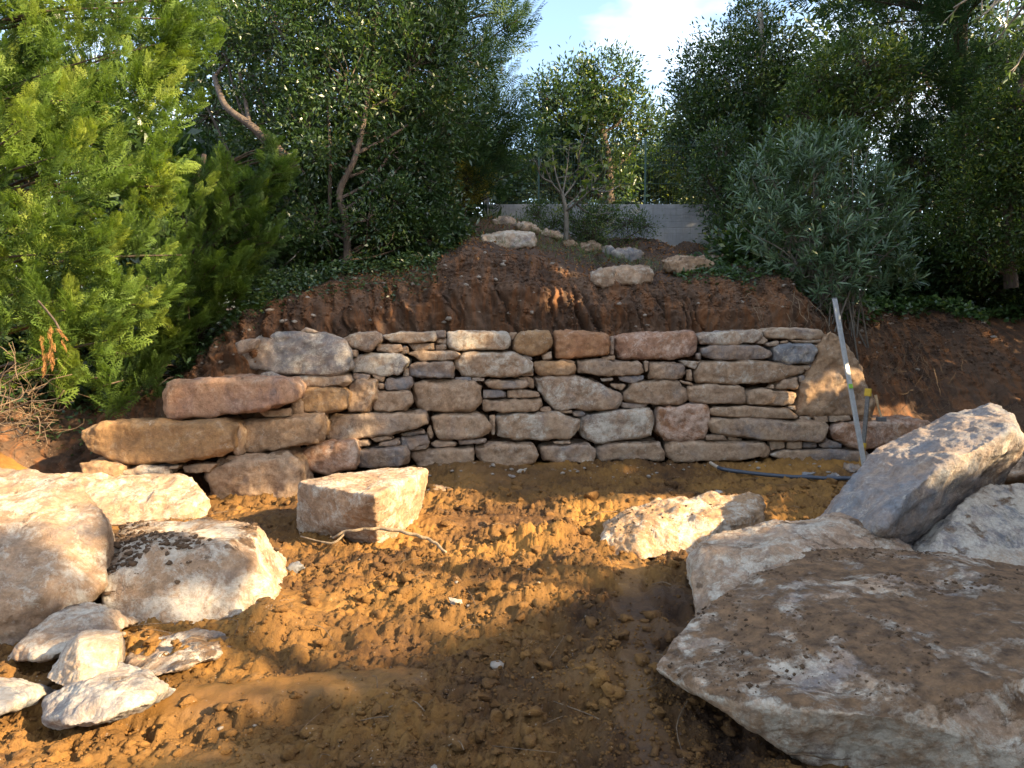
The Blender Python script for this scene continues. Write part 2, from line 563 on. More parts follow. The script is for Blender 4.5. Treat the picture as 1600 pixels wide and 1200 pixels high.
def ground_h(x, y, fine=True):
    x = np.asarray(x, float)
    y = np.asarray(y, float)
    p = np.stack([x, y, 0 * x], 1)
    h = 0.03 * vnoise(p * 0.8, 1) + 0.025 * vnoise(p * 2.1, 2) - 0.01
    for mx, my, rx, ry, a in MOUNDS:
        q = ((x - mx) / rx) ** 2 + ((y - my) / ry) ** 2
        h = h + a * np.exp(-q * 1.3)
    h = h - 0.13 * np.exp(-(((x + 2.9) / 1.3) ** 2 + ((y - 6.9) / 0.9) ** 2))
    h = h + smooth01((-x - 4.3) / 1.4) * smooth01((y - 5.6) / 1.6) * 0.55
    h = h + smooth01((x - 4.6) / 2.0) * smooth01((y - 6.6) / 2.0) * 0.35
    # soil banked against the foot of the wall
    h = h + 0.07 * np.exp(-((y - ywall(x)) / 0.28) ** 2)
    # wheel rut with raised edges on the right
    d = seg_dist(x, y, 0.46, 2.0, 0.80, 4.9)
    d = d + 0.035 * vnoise(p * 5, 44)
    h = h - 0.03 * (1 - smooth01((d - 0.08) / 0.05)) + 0.02 * np.exp(-((d - 0.17) / 0.035) ** 2)
    if fine:
        m = 1 - smooth_mask(x, y)
        cl = np.clip(fbm(p * 9, 3, 31), -0.15, 1) + 0.15
        cell = np.abs(vnoise(p * 17 + 0.3 * 9, 41))
        ck = vnoise(p * 13, 42) * 2.2 + vnoise(p * 31, 43)
        ck = np.floor(ck) + smooth01((ck - np.floor(ck) - 0.5) / 0.3)
        tb = np.abs(vnoise(p * 34 + 2 * vnoise(p * 11, 45)[:, None] * .3, 46)) + .5 * np.abs(vnoise(p * 75, 47)) + .25 * np.abs(vnoise(p * 150, 48))
        h = h + m * (0.058 * cl + 0.010 * cell + 0.011 * ck + 0.015 * ridged(p * 22, 3, 51) + 0.022 * tb + 0.006 * vnoise(p * 60, 61) - 0.070)
        h = h + (1 - m) * 0.004 * vnoise(p * 20, 71)
        h = h + 0.030 * np.maximum(0, vnoise(p * np.array([5.0, 9.0, 1]), 81)) * m
    return h


def hill_h(x, y, yc, zc):
    """terrain behind the crest yc, zc"""
    d = np.maximum(0, y - yc)
    kc = np.exp(-((x - 1.4) / 3.6) ** 2)
    slope = 0.13 + 0.10 * kc
    slope = slope - 0.10 * smooth01((x - 4.0) / 2.0)
    z = zc + slope * np.minimum(d, 4.6) + 0.02 * np.maximum(0, d - 4.6)
    # mound of earth under the steps on the left
    z = z + 0.22 * np.exp(-(((x + 0.3) / 0.9) ** 2 + ((y - 12.4) / 1.6) ** 2))
    p = np.stack([x, y, 0 * x], 1)
    return z + 0.06 * vnoise(p * 1.1, 7) + 0.03 * vnoise(p * 4, 8) * np.clip(30 / (y + 1), 0, 1)


_h = np.concatenate([np.arange(0, 2.6, .0105), np.arange(2.6, 4.6, .017), np.arange(4.6, 7.21, .032)])
xs_f = np.concatenate([-_h[:0:-1], _h])
xs_o = np.array([7.5, 8, 9, 10.5, 13, 17, 25, 40, 70, 120, 250])
XS = np.concatenate([-xs_o[::-1], xs_f, xs_o])
NX = len(XS)


def grid_faces(nr, nc):
    i = np.arange(nr - 1)[:, None]
    j = np.arange(nc - 1)[None, :]
    a = i * nc + j
    return np.stack([a, a + 1, a + 1 + nc, a + nc], -1).reshape(-1, 4)


yb = ywall(XS) + 0.62
wob = np.stack([XS * 1.3, 0 * XS, 0 * XS], 1)
yb = yb + 0.06 * vnoise(wob, 3)
# near rows
rows = [-250, -120, -60, -30, -15, -8, -4, -2, -0.5, 0.5, 1.2, 1.7]
y = 2.0
while y < 8.0:
    rows.append(y)
    y *= 1.0042
rows = np.array(rows)
T0 = (rows - 2.0) / (rows[-1] - 2.0)
YG = np.where(rows[:, None] < 2.0, rows[:, None] + 0 * XS[None, :], 2.0 + T0[:, None] * (yb[None, :] - 2.0))
XG = np.repeat(XS[None, :], len(rows), 0)
ZG = ground_h(XG.ravel(), YG.ravel()).reshape(XG.shape)
far = np.clip((np.abs(XG) - 8) / 4, 0, 1)
ZG = ZG * (1 - far) + far * 0.3
V = np.stack([XG, YG, ZG], -1).reshape(-1, 3)
tint = smooth_mask(V[:, 0], V[:, 1])
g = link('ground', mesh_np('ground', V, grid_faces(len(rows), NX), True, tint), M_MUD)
_q = V * np.array([1, 1, 0])
damp_shade = np.clip(smooth01((fbm(_q * .9, 4, 95) + .05) / .4) * .7 + .9 * (1 - smooth01((seg_dist(V[:, 0], V[:, 1], .2, 1.0, 2.0, 4.4) + .5 * vnoise(_q * 1.5, 96) - .7) / .8)), 0, 1)  # noise damp, plus a broad dark zone painted where tree shade falls
_a = g.data.attributes.new('damp_shade', 'FLOAT', 'POINT')
_a.data.foreach_set('value', damp_shade.astype(np.float32))
tag(g, 'churned ochre mud of the building site', 'ground', kind='structure')
z_last = ZG[-1]
y_last = YG[-1]

# cut face
zc = np.interp(XS, BX, BZ)
rn = np.interp(XS, BX, BR)
pp = np.stack([XS * 2.0, 0 * XS, 0 * XS], 1)
zc = zc + 0.07 * vnoise(pp, 11) + 0.04 * vnoise(pp * 3.3, 12)
rn = rn * (1 + 0.15 * vnoise(pp * 0.8, 13))
NB = 120
sB = np.linspace(0, 1, NB)[:, None]
steep = np.interp(XS, [-5, -3.4, 0.2, 1.2, 3.8, 4.8], [0.3, 0.88, 0.85, 0.8, 0.8, 0.25])[None, :]
# height profile: steep below, easing to the crest
yy = np.where(sB < 0.62, sB / 0.62 * (1 - steep), (1 - steep) + (sB - 0.62) / 0.38 * steep)
zz = np.where(sB < 0.62, sB / 0.62 * 0.80, 0.80 + (sB - 0.62) / 0.38 * 0.20)
YB = y_last[None, :] + yy * rn[None, :]
ZB = z_last[None, :] + zz * (zc - z_last)[None, :]
XB = np.repeat(XS[None, :], NB, 0)
P = np.stack([XB.ravel(), YB.ravel(), ZB.ravel()], 1)
fade = (smooth01(sB / 0.08) * smooth01((1 - sB) / 0.06) * (np.abs(XB) < 7.4)).ravel()
# bucket-tooth grooves, slightly slanting, irregularly spaced
gx = P[:, 0] + 0.35 * (P[:, 2] - 1.5) + 0.05 * vnoise(P * 2.5, 21)
gl = vnoise(np.stack([gx * 9.0, P[:, 2] * 0.6, 0 * gx], 1), 22)
gl2 = vnoise(np.stack([gx * 17, P[:, 2] * 1.4, 0 * gx], 1), 23)
gm = smooth01((2.35 - P[:, 2]) / 0.5) * np.interp(P[:, 0], [-4, -3.2, 3.6, 4.6], [0.2, 1, 1, 0.15])
disp = gm * (0.15 * np.abs(gl) + 0.06 * gl2)
lump = fbm(P * np.array([5, 5, 7.0]), 4, 25)
disp = disp + 0.07 * lump + 0.05 * ridged(P * 9, 3, 26) + 0.018 * vnoise(P * 34, 27)
terr = vnoise(P * np.array([1.1, 1, 3.2]), 28)
disp = disp + 0.05 * terr
dy = -0.85 * disp * fade
dz = 0.5 * disp * fade * 0.6
VB = np.stack([XB.ravel() + 0.05 * fade * vnoise(P * 6, 29), YB.ravel() + dy, ZB.ravel() + dz], 1)
o = link('earth_bank', mesh_np('earth_bank', VB, grid_faces(NB, NX)), M_BANK)
tag(o, 'freshly cut red brown earth bank behind the stone wall', 'bank', kind='structure')

yc_, zc_ = YB[-1], ZB[-1]
HR = np.concatenate([np.linspace(0, 1, 110) ** 1.25 * 8.0, [9, 11, 14, 20, 30, 50, 90, 150, 280]])
YH = yc_[None, :] + HR[:, None]
XH = np.repeat(XS[None, :], len(HR), 0)
ZH = hill_h(XH.ravel(), YH.ravel(), np.repeat(yc_[None, :], len(HR), 0).ravel(), np.repeat(zc_[None, :], len(HR), 0).ravel()).reshape(XH.shape)
Q = np.stack([XH.ravel(), YH.ravel(), 0 * XH.ravel()], 1)
b0 = smooth01(HR / 0.25)[:, None] * (np.abs(XH) < 7.4)
ZH = ZH + (b0.ravel() * (0.05 * fbm(Q * 7, 3, 33) + 0.02 * ridged(Q * 19, 2, 34))).reshape(XH.shape)
h_off = ZH[0] - zc_
ZH = ZH - h_off[None, :] * np.exp(-HR / 0.8)[:, None]
o = link('hillside', mesh_np('hillside', np.stack([XH, YH, ZH], -1).reshape(-1, 3), grid_faces(len(HR), NX)), M_HILL)
tag(o, 'dark hillside under the trees rising to the garden wall', 'hillside', kind='structure')


def terr_z(x, y):
    """height of the finished terrain"""
    j = int(np.clip(np.searchsorted(XS, x), 1, NX - 1))
    if XS[j] - x > x - XS[j - 1]:
        j -= 1
    if y <= y_last[j]:
        return float(ground_h(np.array([x]), np.array([y]))[0])
    if y <= yc_[j]:
        return float(np.interp(y, YB[:, j], ZB[:, j]))
    return float(np.interp(y, YH[:, j], ZH[:, j]))


# ------------------------------------------------ rocks
def hull_np(points):
    import bmesh
    bm = bmesh.new()
    for p in points:
        bm.verts.new(p)
    r = bmesh.ops.convex_hull(bm, input=bm.verts)
    bmesh.ops.delete(bm, geom=list(set([g_ for g_ in r['geom_interior'] if isinstance(g_, bmesh.types.BMVert)])), context='VERTS')
    return bm


def make_rock(name, pts, voxel, rough=0.03, seed=0, cuts=3, bevel=0.02, smooth_it=3, parent=None, color=(.5, .5, .5, .5), strata=0.3, cutdepth=0.05, mat_=None):
    """angular block: convex hull, a few knocked-off corners, remeshed, then broken up"""
    import bmesh
    r = random.Random(seed)
    c = sum((Vector(p) for p in pts), Vector()) / len(pts)
    P0 = [Vector(p) - c for p in pts]
    bm = hull_np(P0)
    size = max(v.co.length for v in bm.verts)
    for k in range(cuts):
        d = Vector((r.gauss(0, 1), r.gauss(0, 1), r.gauss(0, 1))).normalized()
        m = max(v.co.dot(d) for v in bm.verts)
        pl = d * (m - r.uniform(0.3, 1.0) * cutdepth * size * 2)
        res = bmesh.ops.bisect_plane(bm, geom=list(bm.verts) + list(bm.edges) + list(bm.faces), plane_co=pl, plane_no=d, clear_outer=True)
        bmesh.ops.holes_fill(bm, edges=[e for e in bm.edges if e.is_boundary])
    bmesh.ops.recalc_face_normals(bm, faces=bm.faces)
    if bevel > 0:
        bmesh.ops.bevel(bm, geom=list(bm.edges), offset=bevel, segments=2, affect='EDGES', profile=0.55, clamp_overlap=True)
    bmesh.ops.triangulate(bm, faces=bm.faces)
    me = bpy.data.meshes.new(name)
    bm.to_mesh(me)
    bm.free()
    tmp = bpy.data.objects.new('tmp', me)
    COL.objects.link(tmp)
    md = tmp.modifiers.new('r', 'REMESH')
    md.mode = 'VOXEL'
    md.voxel_size = voxel
    md.use_smooth_shade = True
    dg = bpy.context.evaluated_depsgraph_get()
    dg.update()
    ev = tmp.evaluated_get(dg)
    em = ev.to_mesh()
    n = len(em.vertices)
    V = np.empty(n * 3, dtype=np.float32)
    em.vertices.foreach_get('co', V)
    V = V.reshape(-1, 3).astype(float)
    nf = len(em.polygons)
    L = np.empty(len(em.loops), dtype=np.int32)
    em.loops.foreach_get('vertex_index', L)
    F = L.reshape(nf, -1)
    ev.to_mesh_clear()
    bpy.data.objects.remove(tmp)
    bpy.data.meshes.remove(me)
    E = np.concatenate([F[:, [0, 1]], F[:, [1, 2]], F[:, [2, 3]], F[:, [3, 0]]])

    def lap(A, it, w=0.6):
        for _ in range(it):
            acc = np.zeros_like(A)
            cnt = np.zeros(len(A))
            for a_, b_ in ((0, 1), (1, 0)):
                for k_ in range(A.shape[1]):
                    acc[:, k_] += np.bincount(E[:, a_], A[E[:, b_], k_], len(A))
                cnt += np.bincount(E[:, a_], minlength=len(A))
            A = A * (1 - w) + w * acc / np.maximum(cnt, 1)[:, None]
        return A
    V = lap(V, smooth_it)
    # normals
    fn = np.cross(V[F[:, 2]] - V[F[:, 0]], V[F[:, 3]] - V[F[:, 1]])
    N = np.zeros_like(V)
    for k in range(4):
        for a_ in range(3):
            N[:, a_] += np.bincount(F[:, k], fn[:, a_], n)
    N /= np.maximum(np.linalg.norm(N, axis=1), 1e-9)[:, None]
    N = lap(N, 2)
    q = V + seed * 3.17
    tl = np.array([r.uniform(-.35, .35), r.uniform(-.35, .35), 1.0])
    s = 1.0 / max(size, 0.15)
    # broad undulation, broken facets (stepped noise), strata ledges, grain
    big = vnoise(q * 2.2 * s, seed)
    st = vnoise(q * 4.5 * s, seed + 1) * 3 + 0.8 * vnoise(q * 11 * s, seed + 2)
    fr = st - np.floor(st)
    step = np.floor(st) + smooth01((fr - 0.55) / 0.35)
    h = (q @ tl) * (7 * s) + 1.1 * vnoise(q * 2.5 * s, seed + 3)
    fr2 = h - np.floor(h)
    led = smooth01(fr2 / 0.15) * (1 - fr2)
    pit = ridged(q * 7 * s, 4, seed + 4)
    grain = fbm(q * 26, 3, seed + 5)
    st2 = vnoise(q * 10 * s, seed + 7) * 2.5 + vnoise(q * 4 * s, seed + 8) * 2
    fr3 = st2 - np.floor(st2)
    step2 = np.floor(st2) + smooth01((fr3 - .6) / .25)
    D = rough * (0.7 * big + 0.30 * step2 + 0.55 * step + strata * 1.1 * (led - 0.4) * (0.5 + 0.5 * vnoise(q * 1.7 * s, seed + 6)) + 0.75 * pit) + 0.006 * grain + 0.003 * vnoise(q * 90, seed + 9)
    V = V + N * D[:, None]
    m2 = mesh_np(name, V, F)
    ob = link(name, m2, mat_ or M_ROCK, parent, c)
    ob.color = color
    return ob


ZA = (100, 500, 2.6667)
ZB_ = (620, 490, 3.3333)
ZC_ = (1020, 450, 3.3333)
# outlines of the wall stones; key = zoomed sheet; colour = (ochre, grey, soil, white)
BIG = [
 (ZA, [(715,175),(730,118),(790,68),(850,52),(1050,55),(1150,85),(1190,140),(1185,205),(1130,232),(960,235),(860,222),(760,200)], 'blue'),
 (ZA, [(410,290),(430,258),(560,250),(720,242),(930,248),(955,290),(950,345),(850,375),(640,405),(430,415),(412,380)], 'pink'),
 (ZA, [(45,465),(180,432),(400,425),(640,425),(690,450),(697,540),(640,575),(400,600),(240,605),(150,575),(65,540)], 'rust'),
 (ZA, [(702,432),(850,412),(1050,402),(1065,450),(1050,515),(900,540),(740,560),(705,500)], 'rust2'),
 (ZA, [(940,240),(1000,232),(1170,232),(1190,260),(1165,275),(960,280)], 'buff'),
 (ZA, [(958,305),(1000,284),(1150,285),(1175,310),(1170,370),(1080,390),(985,388),(965,350)], 'rust2'),
 (ZA, [(1183,268),(1230,252),(1300,252),(1300,320),(1265,385),(1180,388),(1177,330)], 'tan'),
 (ZA, [(1150,78),(1220,55),(1300,52),(1320,90),(1270,130),(1190,118)], 'buff'),
 (ZA, [(1192,155),(1260,140),(1400,143),(1432,175),(1405,225),(1320,238),(1200,215)], 'white'),
 (ZA, [(1325,65),(1400,52),(1545,50),(1550,88),(1430,100),(1360,95)], 'buff'),
 (ZA, [(1340,245),(1440,243),(1452,270),(1430,293),(1345,293),(1333,270)], 'grey'),
 (ZA, [(1295,300),(1430,296),(1447,340),(1420,380),(1290,380),(1282,350)], 'tan'),
 (ZA, [(1065,415),(1120,395),(1300,392),(1500,390),(1515,440),(1480,455),(1300,488),(1110,510),(1068,490)], 'tan2'),
 (ZA, [(955,560),(1030,520),(1200,510),(1212,560),(1210,625),(1100,645),(985,645),(955,600)], 'pinkish'),
 (ZA, [(1400,492),(1510,484),(1515,515),(1450,543),(1405,535)], 'grey'),
 (ZA, [(1222,540),(1420,528),(1435,560),(1425,610),(1225,625),(1215,580)], 'grey'),
 (ZA, [(580,660),(620,600),(720,575),(900,563),(970,622),(975,730),(960,790),(700,800),(610,745)], 'tanbig'),
 (ZA, [(62,600),(130,592),(240,612),(230,655),(70,665)], 'rust2'),
 (ZA, [(228,632),(330,610),(420,616),(437,645),(340,665),(250,655)], 'buff'),
 (ZB_, [(258,95),(420,90),(580,100),(592,160),(570,188),(420,190),(300,190),(260,170)], 'gold'),
 (ZB_, [(605,150),(640,100),(720,88),(790,92),(812,130),(800,180),(740,222),(650,212),(608,185)], 'rust2'),
 (ZB_, [(820,95),(900,93),(1090,100),(1110,150),(1105,220),(950,234),(830,237),(820,170)], 'redbrown'),
 (ZB_, [(1138,125),(1240,115),(1280,100),(1380,100),(1550,93),(1572,150),(1560,220),(1400,237),(1160,237),(1138,190)], 'redgrey'),
 (ZB_, [(45,208),(100,197),(300,197),(335,215),(300,242),(130,245)], 'buff'),
 (ZB_, [(62,268),(100,253),(280,253),(297,280),(290,340),(170,335),(65,330)], 'grey'),
 (ZB_, [(302,240),(340,200),(450,197),(600,202),(625,235),(702,250),(706,310),(620,330),(350,328),(305,290)], 'gold'),
 (ZB_, [(715,255),(850,248),(930,265),(938,300),(910,322),(760,325),(715,300)], 'rust2'),
 (ZB_, [(942,242),(1100,242),(1270,252),(1288,300),(1278,320),(1100,327),(942,312)], 'tan2'),
 (ZB_, [(1323,258),(1400,252),(1500,270),(1508,310),(1490,342),(1320,342)], 'tan2'),
 (ZB_, [(80,365),(120,352),(400,354),(440,385),(438,470),(400,512),(150,515),(90,480),(75,430)], 'tan'),
 (ZB_, [(450,362),(480,349),(680,347),(690,370),(670,390),(500,395)], 'tan2'),
 (ZB_, [(447,452),(750,447),(757,480),(740,510),(450,512)], 'tan2'),
 (ZB_, [(720,337),(780,330),(920,327),(1060,362),(1165,422),(1170,470),(1150,503),(820,502),(780,460),(740,400)], 'goldgrey'),
 (ZB_, [(1175,420),(1230,368),(1350,350),(1470,352),(1510,400),(1520,450),(1480,480),(1250,472),(1185,450)], 'tan'),
 (ZB_, [(170,532),(250,520),(420,520),(470,550),(488,600),(460,640),(330,658),(220,655),(190,610)], 'tan'),
 (ZB_, [(520,537),(620,522),(830,522),(950,557),(950,610),(900,655),(620,660),(525,640),(518,590)], 'whitetan'),
 (ZB_, [(965,542),(1040,515),(1330,500),(1342,560),(1330,640),(1200,662),(1040,675),(965,650),(950,600)], 'whitetan'),
 (ZC_, [(32,627),(290,614),(300,650),(280,790),(60,795),(15,750),(18,680)], 'redgrey'),
 (ZB_, [(15,652),(150,637),(160,668),(150,705),(70,712),(20,690)], 'grey'),
 (ZB_, [(65,717),(260,710),(395,707),(397,760),(380,825),(130,820),(85,770)], 'tan2'),
 (ZB_, [(408,700),(500,680),(700,684),(738,730),(720,772),(600,812),(480,805),(420,750)], 'tan'),
 (ZB_, [(742,702),(800,688),(1000,684),(1035,720),(1030,778),(830,778),(760,760)], 'tan2'),
 (ZB_, [(1045,702),(1090,676),(1370,672),(1395,710),(1395,770),(1050,772)], 'tan2'),
 (ZC_, [(75,822),(110,803),(590,807),(615,840),(600,890),(400,910),(120,910),(75,880)], 'tan2'),
 (ZC_, [(235,252),(280,232),(430,224),(560,222),(575,250),(540,287),(380,298),(250,292)], 'buff'),
 (ZC_, [(577,227),(620,210),(760,212),(895,220),(905,248),(880,268),(720,268),(600,260)], 'buff'),
 (ZC_, [(255,312),(340,298),(560,299),(625,327),(625,355),(580,373),(300,372),(262,350)], 'grey'),
 (ZC_, [(635,308),(720,292),(820,294),(865,320),(855,350),(830,390),(700,402),(640,380)], 'bluegrey'),
 (ZC_, [(225,440),(260,387),(420,380),(600,382),(800,407),(800,438),(720,460),(620,495),(500,508),(300,498),(225,490)], 'tan2'),
 (ZC_, [(190,518),(250,504),(470,517),(488,550),(475,600),(300,605),(205,592),(188,560)], 'tan'),
 (ZC_, [(493,537),(600,530),(750,542),(762,570),(745,610),(600,616),(500,610),(490,575)], 'tan'),
 (ZC_, [(652,522),(682,483),(763,465),(763,525),(700,532)], 'tan2'),
 (ZC_, [(300,642),(330,620),(500,620),(720,632),(762,660),(765,680),(600,682),(420,676),(320,666)], 'tan'),
 (ZC_, [(290,702),(320,676),(500,687),(700,702),(900,702),(930,740),(915,800),(700,802),(540,792),(320,757)], 'tan2'),
 (ZC_, [(765,620),(790,510),(830,420),(880,305),(910,245),(945,226),(990,258),(1040,330),(1090,410),(1130,530),(1155,620),(1142,695),(1040,668),(930,657),(830,667),(770,652)], 'tallstone'),
 (ZC_, [(935,732),(1000,710),(1200,697),(1450,692),(1473,720),(1400,772),(1150,842),(1050,837),(960,792)], 'redgrey'),
 (ZC_, [(617,872),(700,852),(900,849),(1110,852),(1150,880),(1110,920),(900,930),(700,912)], 'tan2'),
]
SMALL = [
 (ZA, [(675,425),(715,435),(735,480),(725,575),(705,560),(700,470)]),
 (ZA, [(700,98),(740,80),(795,80),(780,120),(715,145)]),
 (ZA, [(975,52),(1000,32),(1060,52)]),
 (ZA, [(810,225),(850,220),(900,240),(880,247),(815,243)]),
 (ZA, [(800,385),(930,372),(935,405),(830,408)]),
 (ZA, [(940,330),(965,318),(985,345),(985,400),(945,402),(937,370)]),
 (ZA, [(1300,102),(1400,102),(1410,130),(1370,142),(1300,130)]),
 (ZA, [(1200,225),(1270,230),(1265,250),(1225,258),(1200,245)]),
 (ZA, [(1275,227),(1330,237),(1325,262),(1290,250)]),
 (ZA, [(1210,507),(1260,502),(1275,525),(1215,530)]),
 (ZA, [(1270,494),(1350,484),(1370,497),(1300,512)]),
 (ZA, [(1310,514),(1390,496),(1400,517),(1380,527),(1310,527)]),
 (ZA, [(1400,477),(1490,460),(1505,474),(1430,486)]),
 (ZA, [(480,617),(560,604),(625,607),(590,642),(490,645)]),
 (ZA, [(430,612),(475,610),(475,622),(435,622)]),
 (ZA, [(1190,125),(1215,125),(1215,155),(1192,152)]),
 (ZA, [(1410,105),(1430,112),(1425,140),(1412,140)]),
 (ZA, [(1302,265),(1330,268),(1330,290),(1305,292)]),
 (ZB_, [(203,90),(250,88),(253,125),(205,128)]),
 (ZB_, [(200,132),(257,130),(255,157),(205,158)]),
 (ZB_, [(55,158),(190,155),(192,190),(90,195)]),
 (ZB_, [(197,165),(255,162),(255,188),(200,192)]),
 (ZB_, [(578,102),(630,98),(603,140)]),
 (ZB_, [(20,175),(53,172),(58,205),(20,212)]),
 (ZB_, [(30,290),(55,285),(55,335),(25,335)]),
 (ZB_, [(1112,118),(1132,118),(1132,215),(1113,215)]),
 (ZB_, [(628,222),(700,222),(708,243),(640,243)]),
 (ZB_, [(755,217),(808,197),(808,238),(765,245)]),
 (ZB_, [(640,312),(710,305),(712,325),(650,328)]),
 (ZB_, [(1070,227),(1138,220),(1138,242),(1080,244)]),
 (ZB_, [(845,241),(890,241),(935,252),(930,262),(860,250)]),
 (ZB_, [(1290,248),(1315,250),(1312,300),(1292,305)]),
 (ZB_, [(1477,245),(1585,252),(1560,293),(1500,270)]),
 (ZB_, [(1513,295),(1545,295),(1545,355),(1515,350)]),
 (ZB_, [(298,335),(385,332),(385,350),(300,352)]),
 (ZB_, [(390,338),(455,338),(455,355),(395,355)]),
 (ZB_, [(625,335),(690,332),(712,350),(718,395),(702,395),(695,355)]),
 (ZB_, [(448,402),(540,400),(568,415),(568,440),(450,444)]),
 (ZB_, [(577,402),(640,395),(742,412),(745,438),(660,443),(577,440)]),
 (ZB_, [(1060,341),(1130,339),(1135,352),(1075,355)]),
 (ZB_, [(1160,330),(1290,324),(1290,345),(1230,366),(1165,352)]),
 (ZB_, [(1117,367),(1198,370),(1193,385),(1170,403),(1120,380)]),
 (ZB_, [(1470,348),(1545,362),(1545,375),(1500,368)]),
 (ZB_, [(478,537),(510,532),(510,635),(492,638),(487,590)]),
 (ZB_, [(745,492),(800,487),(810,513),(780,520),(745,512)]),
 (ZB_, [(815,508),(915,506),(915,520),(820,520)]),
 (ZB_, [(918,515),(970,508),(990,525),(965,545),(925,540)]),
 (ZB_, [(1172,467),(1310,477),(1305,490),(1240,500),(1175,493)]),
 (ZB_, [(10,632),(135,607),(140,628),(30,642)]),
 (ZB_, [(155,602),(170,587),(188,640),(175,660),(158,640)]),
 (ZB_, [(167,682),(200,667),(310,677),(300,697),(200,702)]),
 (ZB_, [(318,662),(465,657),(460,680),(325,687)]),
 (ZB_, [(220,827),(320,822),(320,865),(225,870)]),
 (ZB_, [(325,824),(390,817),(392,867),(330,867)]),
 (ZB_, [(810,668),(905,662),(905,680),(830,684)]),
 (ZC_, [(550,257),(580,250),(613,275),(580,293),(548,290)]),
 (ZC_, [(592,290),(660,274),(665,298),(610,308)]),
 (ZC_, [(717,272),(893,270),(880,288),(750,284)]),
 (ZC_, [(672,277),(712,274),(705,288),(670,290)]),
 (ZC_, [(838,297),(878,297),(872,318),(848,315)]),
 (ZC_, [(605,524),(640,500),(645,528)]),
 (ZC_, [(768,460),(800,457),(800,490),(772,495)]),
 (ZC_, [(792,405),(827,404),(825,433),(797,428)]),
 (ZC_, [(838,378),(857,358),(850,390),(815,440),(812,425)]),
 (ZC_, [(712,620),(750,617),(758,643),(722,634)]),
 (ZC_, [(777,674),(838,674),(838,697),(782,694)]),
 (ZC_, [(848,670),(918,667),(923,702),(862,705)]),
 (ZC_, [(932,667),(1040,670),(1050,695),(937,704)]),
 (ZC_, [(282,772),(380,767),(393,794),(287,797)]),
 (ZC_, [(402,772),(480,792),(470,804),(402,802)]),
 (ZC_, [(622,807),(700,802),(700,842),(627,852)]),
 (ZC_, [(712,806),(788,802),(790,840),(714,845)]),
 (ZC_, [(798,813),(870,810),(870,836),(802,840)]),
 (ZC_, [(882,827),(930,797),(1003,817),(1003,840),(902,840)]),
 (ZC_, [(200,592),(265,597),(262,610),(207,612)]),
 (ZC_, [(232,342),(255,337),(255,375),(234,372)]),
 (ZC_, [(500,684),(560,686),(590,696),(520,697)]),
]
KIND = {  # ochre, grey, soil, white
 'blue': (.35, .95, .05, .55), 'pink': (.45, .25, .15, .45), 'rust': (1.0, .18, .10, .20), 'rust2': (.85, .15, .25, .30),
 'buff': (.50, .30, .12, .50), 'tan': (.62, .22, .28, .34), 'tan2': (.62, .28, .30, .38), 'white': (.40, .45, .08, .80),
 'grey': (.42, .66, .20, .38), 'pinkish': (.65, .2, .25, .5), 'tanbig': (.60, .10, .35, .35), 'gold': (.70, .10, .05, .60),
 'redbrown': (.95, .25, .22, .40), 'redgrey': (.80, .50, .15, .60), 'goldgrey': (.60, .55, .15, .50), 'whitetan': (.62, .28, .18, .60),
 'bluegrey': (.15, 1.0, .1, .4), 'tallstone': (.80, .35, .05, .30),
}
LBL = {'blue': 'huge blue grey boulder', 'pink': 'long pinkish slab', 'rust': 'long rust orange boulder', 'tallstone': 'tall triangular ochre stone'}
wall = empty('stone_wall', (0, 8.4, 0), 'long dry stone retaining wall of rough boulders in front of the cut earth bank', 'wall')


def poly_px(z, pl):
    return [(z[0] + a / z[2], z[1] + b / z[2]) for a, b in pl]


def yface(px, z):
    # wall line in plan from the column it is seen in; slight batter
    y0 = np.interp(px, [0, 150, 320, 400, 470, 560, 700, 1000, 1340, 1500], [6.75, 6.85, 7.0, 7.15, 7.5, 7.85, 8.15, 8.45, 8.4, 8.5])
    return float(y0) + 0.13 * z


